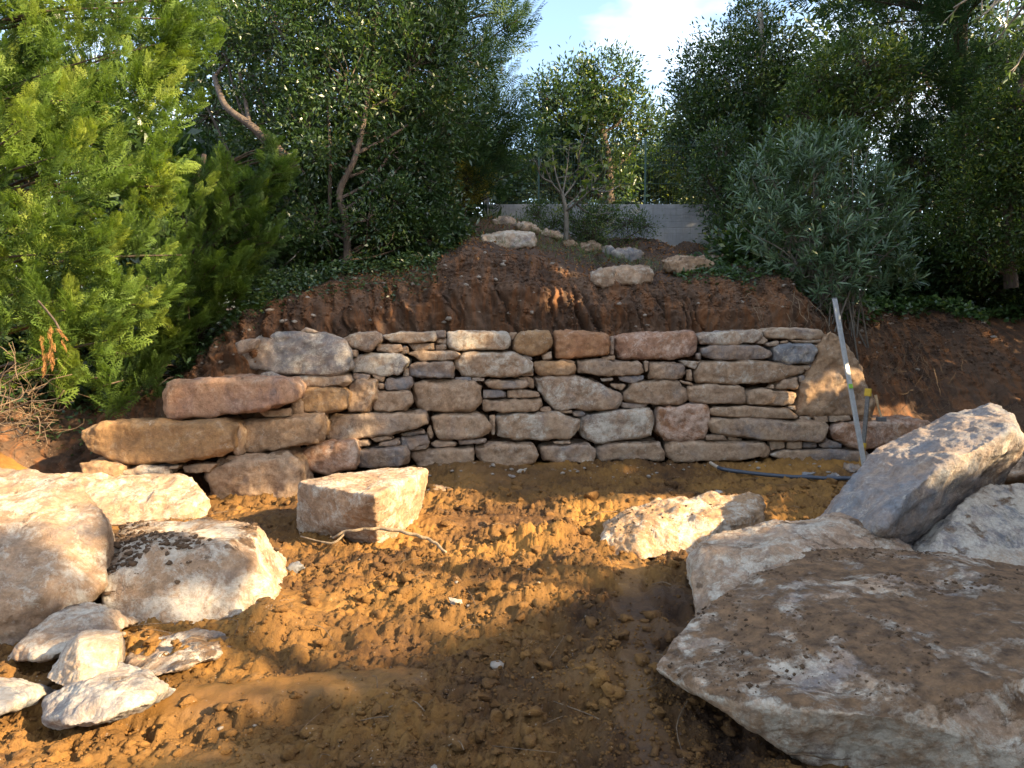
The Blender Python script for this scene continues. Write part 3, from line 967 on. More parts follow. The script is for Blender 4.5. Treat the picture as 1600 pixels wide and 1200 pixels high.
def wall_stone(pp, kind, seed, name):
    cx = sum(p[0] for p in pp) / len(pp)
    cy = sum(p[1] for p in pp) / len(pp)
    z0 = at(cx, cy, yface(cx, 0.7))[2]
    r = random.Random(seed)
    yf = yface(cx, z0)
    if kind == 'blue':
        yf += 0.15
    if kind in ('pink', 'rust'):
        yf -= 0.03
    W = [Vector(at(a, b, yf)) for a, b in pp]
    C = sum(W, Vector()) / len(W)
    w = max(p.x for p in W) - min(p.x for p in W)
    h = max(p.z for p in W) - min(p.z for p in W)
    m = min(w, h)
    small = name == 'wedge_stone'
    g_ = 1.03 if small else 1.02
    bulge = min(0.085, m * (0.26 if not small else 0.2)) * r.uniform(0.7, 1.1)
    dep = min(0.62, 0.30 + 0.35 * w) if not small else min(0.3, 0.10 + m)
    setb = r.uniform(-0.02, 0.03) + (r.uniform(0.02, 0.06) if small else 0)
    pts = []
    tx, tz = r.uniform(-.05, .05), r.uniform(-.08, .05)
    k = 0.90 if not small else 0.84
    for p in W:
        q = C + (p - C) * g_
        pts.append((q.x, q.y + setb + bulge * 0.75, q.z))
        q2 = C + (p - C) * (k + r.uniform(-.05, .05))
        pts.append((q2.x, q2.y + setb - bulge * r.uniform(0.0, .35) + tx * (q2.x - C.x) + tz * (q2.z - C.z), q2.z))
        q3 = C + (p - C) * 0.93
        pts.append((q3.x, q3.y + dep, q3.z))
    col = KIND[kind]
    col = tuple(min(1, max(0, c + r.uniform(-.10, .10))) for c in col)
    vox = 0.019 if not small else 0.013
    ob = make_rock(name, pts, vox, rough=(0.005 + 0.007 * m / 0.4) if not small else 0.003, seed=seed, cuts=9 if not small else 3,
                   bevel=min(0.014, m * 0.06), smooth_it=0, parent=wall, color=col, strata=0.5, cutdepth=0.018, mat_=M_ROCKR if kind in ('pink', 'pinkish', 'redbrown', 'redgrey') else None)
    if kind in LBL:
        ob['label'] = LBL[kind]
    return ob


for i, (z, pl, kind) in enumerate(BIG):
    wall_stone(poly_px(z, pl), kind, 100 + i, 'stone')
for i, (z, pl) in enumerate(SMALL):
    wall_stone(poly_px(z, pl), rnd.choice(['tan', 'grey', 'tan2', 'buff', 'tan2', 'grey']), 300 + i, 'wedge_stone')

# ------------------------------------------------ loose boulders
def boulder(pts, label, color, voxel=0.016, rough=0.035, seed=1, cuts=3, bevel=0.03, strata=0.4, cat='boulder', name='boulder', group=None, cutdepth=0.04, nearer=1.0):
    w = [at(p[0], p[1], p[2] * nearer) if len(p) == 3 else p[:3] for p in pts]
    o = make_rock(name, w, voxel, rough * .55, seed, cuts * 2 + 7, bevel * .5, 1, None, color, strata + .2, cutdepth * .6)
    tag(o, label, cat, group)
    return o


def B(x, y, z):
    return (x, y, z, 0)      # a world point


boulder([(-160, 740, 4.5), (0, 728, 4.75), (60, 730, 4.7), (128, 748, 4.5), (160, 795, 4.25), (176, 868, 4.05), (166, 922, 3.9),
         (122, 975, 3.75), (10, 1032, 3.6), (-150, 1070, 3.45), (-230, 900, 3.6), (20, 815, 4.0), (100, 850, 3.9), (60, 930, 3.6), B(-4.2, 5.1, -.1), B(-2.7, 5.0, 0), B(-2.6, 4.6, 0.0), B(-4.3, 4.0, -.1)],
        'huge sunlit cream boulder with ochre stains, cut by the left edge of the photo', (.74, .38, .08, .52), 0.018, 0.035, 11, 2, .04, cutdepth=.02)
boulder([(45, 752, 6.6), (90, 742, 6.9), (235, 740, 6.9), (300, 745, 6.7), (322, 775, 6.45), (300, 800, 6.3), (200, 820, 6.15), (110, 825, 6.15), (60, 790, 6.3), B(-4.2, 7.0, -.2), B(-2.9, 7.0, -.2), B(-2.8, 6.5, -.25), B(-4.0, 6.3, -.25)],
        'long low sunlit cream boulder at the foot of the wall, behind the huge left boulder', (.66, .05, .10, .55), 0.016, 0.03, 12, 2, .04)
boulder([(158, 858, 4.7), (195, 822, 5.05), (355, 812, 5.1), (402, 828, 4.95), (428, 880, 4.6), (442, 932, 4.45), (400, 955, 4.2), (300, 985, 4.05), (225, 985, 4.02), (165, 960, 4.1), (168, 905, 4.25),
         (250, 856, 4.30), (380, 850, 4.38), B(-2.75, 5.2, -.1), B(-1.6, 5.15, -.1), B(-1.45, 4.6, -.1)],
        'white and brown block with soil on top, left of the dark soil heap', (.74, .28, .38, .62), 0.013, 0.028, 13, 3, .03, nearer=.95)
boulder([(465, 752, 5.75), (540, 738, 6.35), (600, 733, 6.3), (668, 732, 6.15), (662, 760, 6.05), (640, 838, 5.95), (590, 850, 5.50), (586, 775, 5.15), (510, 764, 5.50), (468, 846, 5.90), (463, 790, 5.82),
         B(-1.65, 6.5, -.05), B(-.80, 6.5, -.05), B(-1.7, 5.8, -.1)],
        'square block with one bright white side, alone in the middle below the wall', (.74, .30, .14, .55), 0.011, 0.014, 14, 1, .010, cutdepth=.02)
boulder([(938, 850, 5.3), (945, 820, 5.45), (990, 790, 5.7), (1060, 775, 6.0), (1150, 770, 6.1), (1190, 778, 5.95), (1198, 812, 5.75), (1192, 830, 5.6), (1120, 850, 5.3), (1070, 872, 5.15), (985, 874, 5.1), (945, 868, 5.2),
         (1010, 812, 5.35), B(.75, 6.0, -.05), B(1.95, 6.1, 0), (1150, 815, 5.45)],
        'elongated ochre and white boulder lying alone on the mud right of centre', (.86, .05, .15, .55), 0.012, 0.034, 15, 3, .035)
boulder([(1300, 800, 4.85), (1330, 745, 5.05), (1370, 698, 5.25), (1440, 668, 5.35), (1500, 642, 5.4), (1540, 630, 5.4), (1578, 640, 5.2), (1602, 685, 4.85), (1593, 715, 5.1), (1500, 805, 4.95), (1420, 856, 4.7),
         (1378, 825, 4.30), (1420, 770, 4.38), (1475, 724, 4.50), (1585, 668, 4.72), B(2.5, 5.5, 0), B(3.5, 5.8, .2), B(3.3, 5.3, 0.1), B(2.0, 5.0, 0)],
        'tall blue grey slab leaning up behind the other boulders on the right', (.35, .80, .05, .36), 0.014, 0.028, 16, 1, .02, cutdepth=.02)
boulder([(1085, 850, 4.25), (1130, 832, 4.5), (1250, 810, 4.7), (1340, 806, 4.7), (1400, 825, 4.55), (1418, 870, 4.2), (1200, 1000, 3.6), (1110, 935, 3.85), (1083, 900, 4.0), B(1.1, 4.6, 0), B(2.6, 4.9, 0), (1200, 850, 4.05), B(1.0, 3.9, -.05), B(2.6, 3.8, 0)],
        'cream topped boulder between the huge muddy slab and the leaning slab', (.62, .35, .30, .60), 0.013, 0.03, 17, 1, .04, cutdepth=.02)
boulder([(1023, 1045, 3.0), (1045, 1010, 3.15), (1070, 985, 3.25), (1105, 952, 3.4), (1180, 893, 3.8), (1250, 860, 4.1), (1400, 850, 4.2), (1600, 878, 4.1), (1850, 930, 3.8), (1900, 1000, 2.75),
         (1600, 1055, 2.55), (1480, 1092, 2.50), (1390, 1122, 2.46), (1180, 1100, 2.60), (1075, 1075, 2.80), (1085, 1130, 2.88), (1200, 1188, 2.72), (1345, 1222, 2.62), (1560, 1240, 2.5), (1900, 1260, 2.4), B(1.0, 3.8, 0), B(3.4, 4.2, 0), B(1.5, 2.85, -.05), B(1.1, 3.0, -.02), B(0.9, 3.3, -.02)],
        'huge flat slab caked with brown soil in the right foreground', (.62, .50, .72, .60), 0.012, 0.034, 18, 0, .04, strata=.6)
boulder([(1440, 862, 4.25), (1490, 800, 4.55), (1545, 757, 4.75), (1600, 752, 4.8), (1750, 780, 4.8), (1780, 900, 4.2), (1600, 910, 4.1), (1520, 880, 4.15), B(2.5, 4.9, 0), B(4.2, 4.9, 0), B(4.0, 4.1, 0)],
        'grey white boulder cut by the right edge, in front of the leaning slab', (.30, .62, .30, .72), 0.014, 0.03, 19, 1, .035, cutdepth=.02)
boulder([(30, 1010, 3.55), (75, 965, 3.75), (135, 938, 3.9), (172, 960, 3.85), (176, 990, 3.75), (110, 1015, 3.5), (40, 1040, 3.4), B(-2.5, 3.9, 0), B(-2.0, 3.9, 0), B(-2.4, 3.35, 0)],
        'pale rubble stone wedged under the huge left boulder', (.6, .45, .3, .55), 0.009, 0.018, 20, 2, .015, nearer=.93)
boulder([(118, 984, 3.42), (150, 980, 3.4), (190, 986, 3.42), (188, 1010, 3.3), (182, 1060, 3.2), (125, 1085, 3.1), (66, 1062, 3.25), (122, 998, 3.28), B(-2.1, 3.6, 0), B(-1.9, 3.5, 0)],
        'sharp pyramid shaped pale stone between the rubble stones on the left', (.4, .45, .15, .6), 0.008, 0.008, 21, 1, .008, nearer=.93)
boulder([(68, 1130, 3.0), (75, 1095, 3.1), (120, 1055, 3.25), (180, 1038, 3.3), (235, 1050, 3.2), (256, 1075, 3.1), (225, 1100, 2.95), (150, 1130, 2.85), (90, 1138, 2.85), (150, 1080, 2.95), B(-2.0, 3.3, -.05), B(-1.5, 3.2, -.05), B(-1.9, 2.9, -.05)],
        'rounded grey and white stone lying in front of the pyramid stone', (.3, .72, .2, .6), 0.008, 0.014, 22, 2, .02, nearer=.93)
boulder([(190, 1035, 3.7), (250, 1000, 3.9), (318, 990, 3.9), (338, 1000, 3.8), (342, 1028, 3.6), (280, 1045, 3.4), (235, 1060, 3.35), B(-2.0, 3.9, -.05), B(-1.4, 3.8, -.05), B(-1.8, 3.4, -.05)],
        'flat pale stone half buried in soil below the white and brown block', (.55, .4, .5, .6), 0.009, 0.018, 23, 2, .015, nearer=.93)
boulder([(-60, 1080, 3.1), (0, 1055, 3.2), (45, 1068, 3.15), (48, 1088, 3.05), (10, 1115, 2.9), (-50, 1125, 2.85), B(-2.6, 3.3, -.05), B(-2.0, 3.2, -.05)],
        'grey stone cut by the left edge near the bottom corner', (.2, .6, .2, .6), 0.009, 0.015, 24, 2, .015, nearer=.93)
boulder([(664, 768, 7.2), (680, 756, 7.35), (708, 762, 7.3), (712, 774, 7.15), (690, 781, 7.0), (668, 779, 7.0), B(-.7, 7.4, -.05)],
        'small ochre stone just right of the white sided block', (.8, .1, .2, .4), 0.01, 0.01, 25, 1, .015, cat='stone')
boulder([(1545, 720, 6.0), (1560, 690, 6.3), (1600, 680, 6.3), (1680, 700, 6.2), (1680, 740, 5.8), (1560, 745, 5.8), B(4.2, 6.4, 0), B(4.8, 6.4, 0)],
        'brown boulder peeping out behind the leaning slab at the right edge', (.6, .4, .4, .4), 0.018, 0.02, 26, 1, .03)

# rough steps up the slope
def ray_ground(px, py, y0=8.8, y1=16.0):
    prev = y0
    for k in range(400):
        Y = y0 + (y1 - y0) * k / 400
        p = at(px, py, Y)
        if terr_z(p[0], p[1]) > p[2]:
            return prev
        prev = Y
    return y1


def slope_stone(poly, Y, label, color, seed, dep=0.45, cat='stone'):
    px_ = sum(p[0] for p in poly) / len(poly)
    yb_ = max(p[1] for p in poly)
    Y = min(ray_ground(px_, yb_ - 2), 14.3)
    W = [Vector(at(a, b, Y)) for a, b in poly]
    C = sum(W, Vector()) / len(W)
    pts = []
    for p in W:
        q = C + (p - C) * 0.86
        pts += [tuple(p + Vector((0, .04, 0))), (q.x, q.y - .04, q.z), (p.x, p.y + dep, p.z + 0.06)]
    o = make_rock('step_stone', pts, 0.022, 0.02, seed, 1, 0.03, 2, None, color, 0.4, 0.03)
    tag(o, label, cat, 'rough stones set as steps up the slope')


slope_stone([(750, 368), (790, 363), (837, 366), (838, 384), (815, 390), (765, 390), (752, 382)], 11.6, 'large pale block on the slope below the gate, left end of the steps', (.35, .3, .25, .6), 61)
slope_stone([(768, 344), (790, 338), (805, 346), (808, 352), (772, 352)], 13.6, 'buff stone in the top row of the slope, nearest the gate post', (.5, .2, .3, .5), 62)
slope_stone([(804, 349), (830, 350), (845, 360), (836, 364), (806, 361)], 13.1, 'buff stone in the top row, between the gate stone and the fig tree', (.4, .3, .3, .5), 63)
slope_stone([(840, 361), (868, 361), (882, 369), (878, 374), (842, 372)], 12.6, 'small buff stone at the foot of the bare fig tree', (.6, .2, .3, .5), 64)
slope_stone([(908, 384), (930, 378), (942, 386), (940, 394), (912, 394)], 11.9, 'small ochre stone half hidden in grass right of the fig tree', (.7, .2, .35, .4), 65)
slope_stone([(936, 390), (955, 386), (964, 394), (958, 400), (938, 400)], 11.6, 'small pale stone touching the step block right of the fig tree', (.4, .4, .3, .5), 66)
slope_stone([(957, 393), (985, 390), (1008, 393), (1004, 406), (985, 410), (960, 406)], 11.2, 'grey step block above the big pinkish stone of the slope', (.35, .45, .3, .5), 67)
slope_stone([(927, 432), (945, 422), (1000, 417), (1020, 420), (1019, 442), (990, 446), (945, 451), (930, 446)], 9.95, 'big pinkish buff stone sitting lowest on the slope above the wall', (.55, .25, .30, .5), 68)
slope_stone([(1040, 408), (1070, 402), (1105, 402), (1117, 412), (1110, 424), (1060, 428), (1044, 420)], 10.6, 'reddish slab sunk in the slope right of the grey step block', (.75, .25, .45, .4), 69)
slope_stone([(1116, 402), (1135, 397), (1146, 404), (1140, 413), (1120, 415)], 10.4, 'small cream stone at the right end of the reddish slab', (.5, .1, .2, .6), 70)
slope_stone([(1104, 392), (1130, 386), (1180, 387), (1186, 396), (1150, 402), (1110, 401)], 11.2, 'flat grey stone beside the oleander, right end of the steps', (.3, .5, .3, .5), 71)
slope_stone([(878, 378), (892, 376), (905, 381), (900, 388), (880, 386)], 12.2, 'tiny brown stone in the grass between the fig tree and the ochre stone', (.6, .3, .5, .3), 72)

# ------------------------------------------------ tools, pipe, roots
M_ALU = plain('aluminium', c4(.50, .52, .54), 0.42, 0.55, 0.10, 25, 0.002)
M_YEL = plain('yellow_plastic', c4(.55, .36, .03), 0.45, 0, 0.12, 30)
M_GRN = plain('green_plastic', c4(.25, .50, .06), 0.4, 0, 0.1, 30)
M_WOOD = plain('pale_wood', c4(.40, .26, .13), 0.7, 0, 0.15, 40, 0.002)
M_STEEL = plain('worn_steel', c4(.22, .22, .22), 0.5, 0.7, 0.15, 40, 0.002)
M_PIPE = plain('black_polythene', c4(.045, .055, .075), 0.42, 0, 0.15, 30)
M_PIPEEND = plain('muddy_pipe_end', c4(.42, .34, .26), 0.6, 0, 0.15, 30)

M_CONC = None
t = NT('concrete')
_v = t.node('ShaderNodeTexCoord').outputs['Object']
_a = t.noise(_v, 2.0, 6, 0.65)
_b = t.noise(t.node('ShaderNodeMapping', Vector=_v, Scale=(6, 6, .8)).outputs[0], 3.0, 5, 0.6)
_c = t.mix(t.rng(_a, .35, .65), c4(.20, .205, .21), c4(.33, .33, .33))
_c = t.mix(t.rng(_b, .52, .72, 0, .55), _c, c4(.17, .165, .15))
_w = t.node('ShaderNodeTexWave', _wave_type='BANDS', _bands_direction='Z', Vector=_v, Scale=2.6, Distortion=0.3)
t.set('Base Color', _c)
t.set('Roughness', .9)
t.set('Normal', t.bump(t.math('ADD', t.rng(_w.outputs['Fac'], 0, .03), t.math('MULTIPLY', t.noise(_v, 30, 5), .5)), .5, .02))
M_CONC = t.m
M_FENCE = plain('green_fence_paint', c4(.018, .06, .045), 0.45, 0.2, 0.1, 30)
M_POST = plain('grey_post', c4(.20, .21, .22), 0.6, 0, 0.12, 8)


def beam(mb, a, b, w, t_, off=Vector((0, 0, 0))):
    a, b = Vector(a) + off, Vector(b) + off
    d = b - a
    q = d.to_track_quat('Z', 'Y').to_matrix()
    mb.box((a + b) / 2, (w, t_, d.length), q)
    return q


# straightedge
sb, st = Vector(at(1352, 736, 7.95)), Vector(at(1304, 467, 8.45))
sd = (st - sb)
se = empty('straightedge', sb, 'long aluminium straightedge leaning against the tall triangular stone', 'straightedge')
beam(m_ := MB(), sb, st, .060, .020)
m_.build('bar', M_ALU, se, sb, False, 0.003)
for f in (0.0, 1.0):
    m_ = MB()
    p = sb + sd * f
    d = sd.normalized() * (0.012 if f else -0.012)
    beam(m_, p, p + d, .063, .023)
    m_.build('end_cap', plain('grey_cap', c4(.2, .2, .2)) if not f else bpy.data.materials['grey_cap'], se, p, False, 0.002)
m_ = MB()
p = sb + sd * 0.47
beam(m_, p, p + sd.normalized() * .05, .050, .012, Vector((0, -.017, 0)))
m_.build('vial_window', M_GRN, se, p, False, 0.002)
# spirit level behind it
lb, lt = Vector(at(1346, 728, 8.18)), Vector(at(1357, 607, 8.22))
ld = lt - lb
le = empty('spirit_level', lb, 'worn yellow and grey spirit level standing just behind the straightedge', 'spirit level')
m_ = MB()
beam(m_, lb + ld * .26, lb + ld * .90, .045, .022)
m_.build('body', M_STEEL, le, lb, False, 0.003)
m_ = MB()
beam(m_, lb, lb + ld * .26, .052, .026)
m_.build('yellow_end', plain('rusty_yellow', c4(.42, .24, .07), .7), le, lb, False, 0.004)
m_ = MB()
beam(m_, lb + ld * .90, lt, .075, .030)
m_.build('yellow_end', M_YEL, le, lt, False, 0.008)
m_ = MB()
beam(m_, lb + ld * .24, lb + ld * .30, .058, .030)
m_.build('clamp', M_YEL, le, lt, False, 0.004)
# lump hammer standing head down
hb = Vector(at(1377, 658, 8.30))
hz = hb + Vector((0, 0, 0))
ht = Vector(at(1368, 617, 8.33))
hm = empty('lump_hammer', hb, 'small lump hammer standing on its head on the reddish stone, handle up', 'hammer')
m_ = MB()
m_.box(hb + Vector((0, 0, .022)), (.10, .05, .05))
m_.build('head', M_STEEL, hm, hb, False, 0.008)
m_ = MB()
m_.tube([hb + Vector((0, 0, .04)), hb.lerp(ht, .55), ht], [.014, .013, .018], 8)
m_.build('handle', M_WOOD, hm, hb)
# pipe
pts_px = [(1110, 723, 8.25, .10), (1118, 728, 8.15, .05), (1130, 733, 8.0, 0), (1160, 737.5, 7.9, 0), (1200, 742, 7.78, 0), (1250, 746, 7.66, 0), (1300, 750, 7.55, 0), (1350, 754, 7.45, 0), (1400, 756, 7.4, 0)]
pw = [Vector(at(a, b, Y)) for a, b, Y, _ in pts_px]


def catmull(P, n=6):
    Q = []
    P = [Vector(p) for p in P]
    for i in range(len(P) - 1):
        p0, p1, p2, p3 = P[max(i - 1, 0)], P[i], P[i + 1], P[min(i + 2, len(P) - 1)]
        for k in range(n):
            t_ = k / n
            Q.append(0.5 * ((2 * p1) + (p2 - p0) * t_ + (2 * p0 - 5 * p1 + 4 * p2 - p3) * t_ * t_ + (3 * p1 - p0 - 3 * p2 + p3) * t_ ** 3))
    Q.append(P[-1])
    return Q


pq = catmull(pw)
zs_ = [terr_z(q.x, q.y) + 0.018 for q in pq]
for i, q in enumerate(pq):
    w_ = zs_[max(0, i - 5):i + 6]
    q.z = max(q.z, sum(w_) / len(w_) + .012)
pi_ = empty('water_pipe', pw[0], 'black plastic water pipe with a pale bent end lying along the wall foot', 'pipe')
MB().tube(pq[9:], .021, 10).build('hose', M_PIPE, pi_, pw[0])
MB().tube(pq[:10], .0195, 10).build('pale_end', M_PIPEEND, pi_, pw[0])


def wig(a, b, n, amp, r):
    a, b = Vector(a), Vector(b)
    L = (b - a).length
    out = []
    o_ = Vector((0, 0, 0))
    for i in range(n + 1):
        f = i / n
        out.append(a.lerp(b, f) + o_ * math.sin(math.pi * min(1, f * 1.0 + .0)))
        o_ = o_ + Vector((r.gauss(0, amp), r.gauss(0, amp), r.gauss(0, amp))) * L
    return out


# exposed root on the mud in front of the white block
rp = [(516, 846, 5.45), (535, 832, 5.4), (562, 828, 5.36), (590, 826, 5.34), (620, 829, 5.3), (648, 836, 5.25), (668, 842, 5.2), (682, 850, 5.12), (697, 864, 5.0)]
rw = [Vector(at(*p)) for p in rp]
rq = catmull(rw, 5)
for i, q in enumerate(rq):
    g_ = terr_z(q.x, q.y)
    q.z = max(q.z, g_ + 0.008)
    q.y += .012 * math.sin(i * 1.3)
rt = empty('tree_root', rw[0], 'pale wavy root lying on the mud in front of the white sided block', 'root')
n_ = len(rq)
MB().tube(rq, [.006 + .007 * math.sin(math.pi * (.15 + .7 * i / n_)) for i in range(n_)], 8).build('main_root', M_ROOTP, rt, rw[0])
rw2 = [Vector(at(*p)) for p in [(540, 832, 5.4), (522, 848, 5.35), (500, 846, 5.4), (470, 838, 5.5)]]
for q in rw2:
    q.z = max(q.z, terr_z(q.x, q.y) + .006)
MB().tube(catmull(rw2, 4), [.009] * 8 + [.006] * 5, 6).build('side_root', M_ROOTP, rt, rw[0])

# hanging roots in the bank
def root_cluster(px, py, Y, n, L, seed, label, spread=.4, mat=None):
    r = random.Random(seed)
    c = Vector(at(px, py, Y))
    m_ = MB()
    for i in range(n):
        a = c + Vector((r.gauss(0, spread), r.gauss(0, .05), r.gauss(0, spread * .35)))
        b = a + Vector((r.gauss(0, .5), -abs(r.gauss(.12, .15)), -abs(r.gauss(.6, .4)))) * L
        k = r.uniform(.0012, .0042)
        p_ = wig(a, b, 7, .06, r)
        m_.tube(p_, [k * (1 - .7 * j / 7) for j in range(8)], 4)
        if r.random() < .6:
            q_ = p_[3]
            m_.tube(wig(q_, q_ + Vector((r.gauss(0, .4), r.gauss(-.05, .1), r.gauss(-.2, .3))) * L, 5, .07, r), k * .5, 3)
    return tag(m_.build('root_tangle', mat or M_ROOT, None, c), label, 'roots', kind='stuff')


root_cluster(1222, 470, 9.0, 16, .42, 1, 'pale looping roots hanging from the bank below the oleander', .25, M_ROOTP)
root_cluster(1330, 500, 9.2, 30, .38, 2, 'fine roots hanging from the bank beside the top of the straightedge', .32)
root_cluster(1400, 560, 9.1, 45, .38, 3, 'dense mat of fine roots on the bank right of the tall triangular stone', .5)
root_cluster(1500, 640, 8.9, 42, .36, 4, 'tangle of broken roots under the overhang above the leaning slab', .42)
root_cluster(620, 445, 9.1, 22, .30, 5, 'few thin roots on the cut bank below the left undergrowth', .7)
root_cluster(420, 470, 8.4, 26, .35, 6, 'thin roots and stems at the left end of the cut bank', .4)
root_cluster(1010, 470, 9.4, 24, .30, 7, 'thin roots on the bank below the big pinkish slope stone', .5)
root_cluster(860, 440, 9.4, 20, .30, 8, 'fine roots where the bank face catches light, middle of the bank', .4)

# concrete garden wall, gate post, fence
YW = 14.7
wa, wb = Vector(at(764, 319, YW)), Vector(at(1290, 322, YW))
gw = empty('concrete_wall', (wa.x, YW, 3.2), 'low grey board marked concrete wall at the top of the slope', 'wall')
m_ = MB()
zb_ = 2.9
m_.box(((wa.x + wb.x) / 2, YW + .10, (wa.z + zb_) / 2), (wb.x - wa.x, .20, wa.z - zb_))
m_.build('panel', M_CONC, gw, ((wa.x + wb.x) / 2, YW + .1, 3.4), False, 0.008)
m_ = MB()
pa = at(744, 333, YW - .1)
m_.box((wa.x - .30, YW + .1, 3.35), (.42, .16, .75), Vector((0, 0, 1)).to_track_quat('Z', 'Y').to_matrix())
m_.build('low_end', M_CONC, gw, (wa.x - .3, YW + .1, 3.4), False, 0.008)
gp = empty('gate_post', (wa.x - .04, YW - .12, 3.2), 'slim grey metal post at the left end of the concrete wall', 'post')
m_ = MB()
m_.box((wa.x - .04, YW - .12, 3.75), (.10, .10, 1.15))
m_.build('shaft', M_POST, gp, gp.location, False, 0.006)
m_ = MB()
m_.box((wa.x - .04, YW - .12, 4.34), (.13, .13, .03))
m_.build('cap', M_POST, gp, gp.location, False, 0.004)
fe = empty('mesh_fence', (1.0, YW + .1, wa.z), 'green wire mesh fence standing on the concrete wall', 'fence')
ztop = at(900, 212, YW)[2]
for px in (842, 1009, 1180):
    p = Vector(at(px, 320, YW))
    m_ = MB()
    m_.box((p.x, YW + .10, (wa.z + ztop) / 2), (.038, .038, ztop - wa.z))
    m_.build('post', M_FENCE, fe, (p.x, YW + .1, wa.z), False, 0.004)
xs_ = [wa.x] + [at(p_, 320, YW)[0] for p_ in (842, 1009, 1180)]
for k in range(3):
    m_ = MB()
    x = xs_[k] + .05
    while x < xs_[k + 1] - .03:
        m_.box((x, YW + .10, (wa.z + ztop) / 2 - .02), (.0035, .0035, ztop - wa.z - .08))
        x += .055
    for z in np.arange(wa.z + .06, ztop, .36):
        m_.box(((xs_[k] + xs_[k + 1]) / 2, YW + .107, z), (xs_[k + 1] - xs_[k] - .05, .006, .008))
    m_.build('wire_panel', M_FENCE, fe, (xs_[k], YW + .1, wa.z), False)
# lower fence left of the gate post
ge = empty('mesh_gate', (wa.x - .5, YW + .1, 3.5), 'green wire gate panel left of the slim grey post', 'gate')
m_ = MB()
for i in range(13):
    m_.box((wa.x - .12 - i * .055, YW + .02, 4.0), (.007, .007, 1.25))
m_.build('wire_panel', M_FENCE, ge, ge.location, False)
m_ = MB()
for z in (3.42, 4.62):
    m_.box((wa.x - .45, YW + .03, z), (.74, .03, .035))
for x in (wa.x - .11, wa.x - .79):
    m_.box((x, YW + .032, 4.02), (.03, .034, 1.24))
m_.build('frame', M_FENCE, ge, ge.location, False)

# ------------------------------------------------ clods and rubble on the ground
import bmesh as _bm


def ico(sub):
    b = _bm.new()
    _bm.ops.create_icosphere(b, subdivisions=sub, radius=1)
    V = np.array([v.co[:] for v in b.verts])
    F = np.array([[v.index for v in f.verts] for f in b.faces])
    b.free()
    return V, F


def scatter(name, P, Rr, sub, mat, seed, squash=.7, sink=.35, ang=.35, smooth=True):
    rng = np.random.default_rng(seed)
    V0, F0 = ico(sub)
    var = []
    for k in range(8):
        d = 1 + ang * vnoise(V0 * 1.3 + k * 7.7, seed + k) + ang * .6 * vnoise(V0 * 3.1 + k * 5.1, seed + k + 50)
        var.append(V0 * d[:, None])
    var = np.array(var)
    n = len(P)
    vi = rng.integers(0, 8, n)
    a = rng.uniform(0, 2 * math.pi, n)
    sc = np.stack([Rr * rng.uniform(.7, 1.3, n), Rr * rng.uniform(.7, 1.3, n), Rr * squash * rng.uniform(.7, 1.2, n)], 1)
    VV = var[vi] * sc[:, None, :]
    ca, sa = np.cos(a)[:, None], np.sin(a)[:, None]
    X = VV[:, :, 0] * ca - VV[:, :, 1] * sa
    Y = VV[:, :, 0] * sa + VV[:, :, 1] * ca
    VV = np.stack([X + P[:, 0:1], Y + P[:, 1:2], VV[:, :, 2] + P[:, 2:3] + (Rr * squash * (1 - 2 * sink) * .5)[:, None]], -1)
    FF = F0[None] + (np.arange(n) * len(V0))[:, None, None]
    me = mesh_np(name, VV.reshape(-1, 3), FF.reshape(-1, 3), smooth)
    return link(name, me, mat)


rng = np.random.default_rng(5)


def ground_pts(n, y0, y1, xspan, power=1.0, mound=True):
    y = y0 + (y1 - y0) * rng.random(n) ** power
    x = rng.uniform(-1, 1, n) * xspan * y
    m = smooth_mask(x, y)
    dens = 0.35 + 0.65 * smooth01((vnoise(np.stack([x * 1.6, y * 1.6, 0 * x], 1), 91) + .25) / .5)
    for mx, my, rx, ry, a in MOUNDS[:11]:
        q = ((x - mx) / rx) ** 2 + ((y - my) / ry) ** 2
        dens = dens + 3.5 * np.exp(-q * .8)
    k = rng.random(n) < dens * (1 - m * .97) / 1.6
    x, y = x[k], y[k]
    yl = np.interp(x, XS, y_last)
    k = y < yl - .55
    x, y = x[k], y[k]
    return np.stack([x, y, ground_h(x, y)], 1)


Pc = ground_pts(5200, 2.2, 8.0, .78, 1.35)
o = scatter('soil_clods', Pc, .006 + .030 * rng.random(len(Pc)) ** 3.2 * (0.5 + Pc[:, 1] * .16), 2, M_CLOD, 1, .75, .3, .75)
tag(o, 'crumbs and lumps of damp ochre soil strewn over the mud', 'soil', kind='stuff')
Pc = ground_pts(42000, 2.2, 7.8, .78, 1.5)
o = scatter('soil_crumbs', Pc, .003 + .008 * rng.random(len(Pc)) ** 2, 1, M_CLOD, 2, .8, .3, .5)
tag(o, 'fine loose crumbs of soil on the mud', 'soil', kind='stuff')
M_GRAV = plain('pale_chippings', c4(.30, .25, .20), .85, 0, .16, 12, .004)
Pg = ground_pts(110, 2.2, 8.0, .75, 1.0)
xg = rng.uniform(-.9, 4.0, 170)
yg = ywall(xg) - .12 - .5 * rng.random(170) ** 1.5
Pg = np.concatenate([Pg, np.stack([xg, yg, ground_h(xg, yg)], 1)])
o = scatter('stone_chippings', Pg, .006 + .028 * rng.random(len(Pg)) ** 3, 1, M_GRAV, 3, .55, .3, .45, False)
tag(o, 'pale stone chips scattered on the mud and along the wall foot', 'stone chips', kind='stuff')
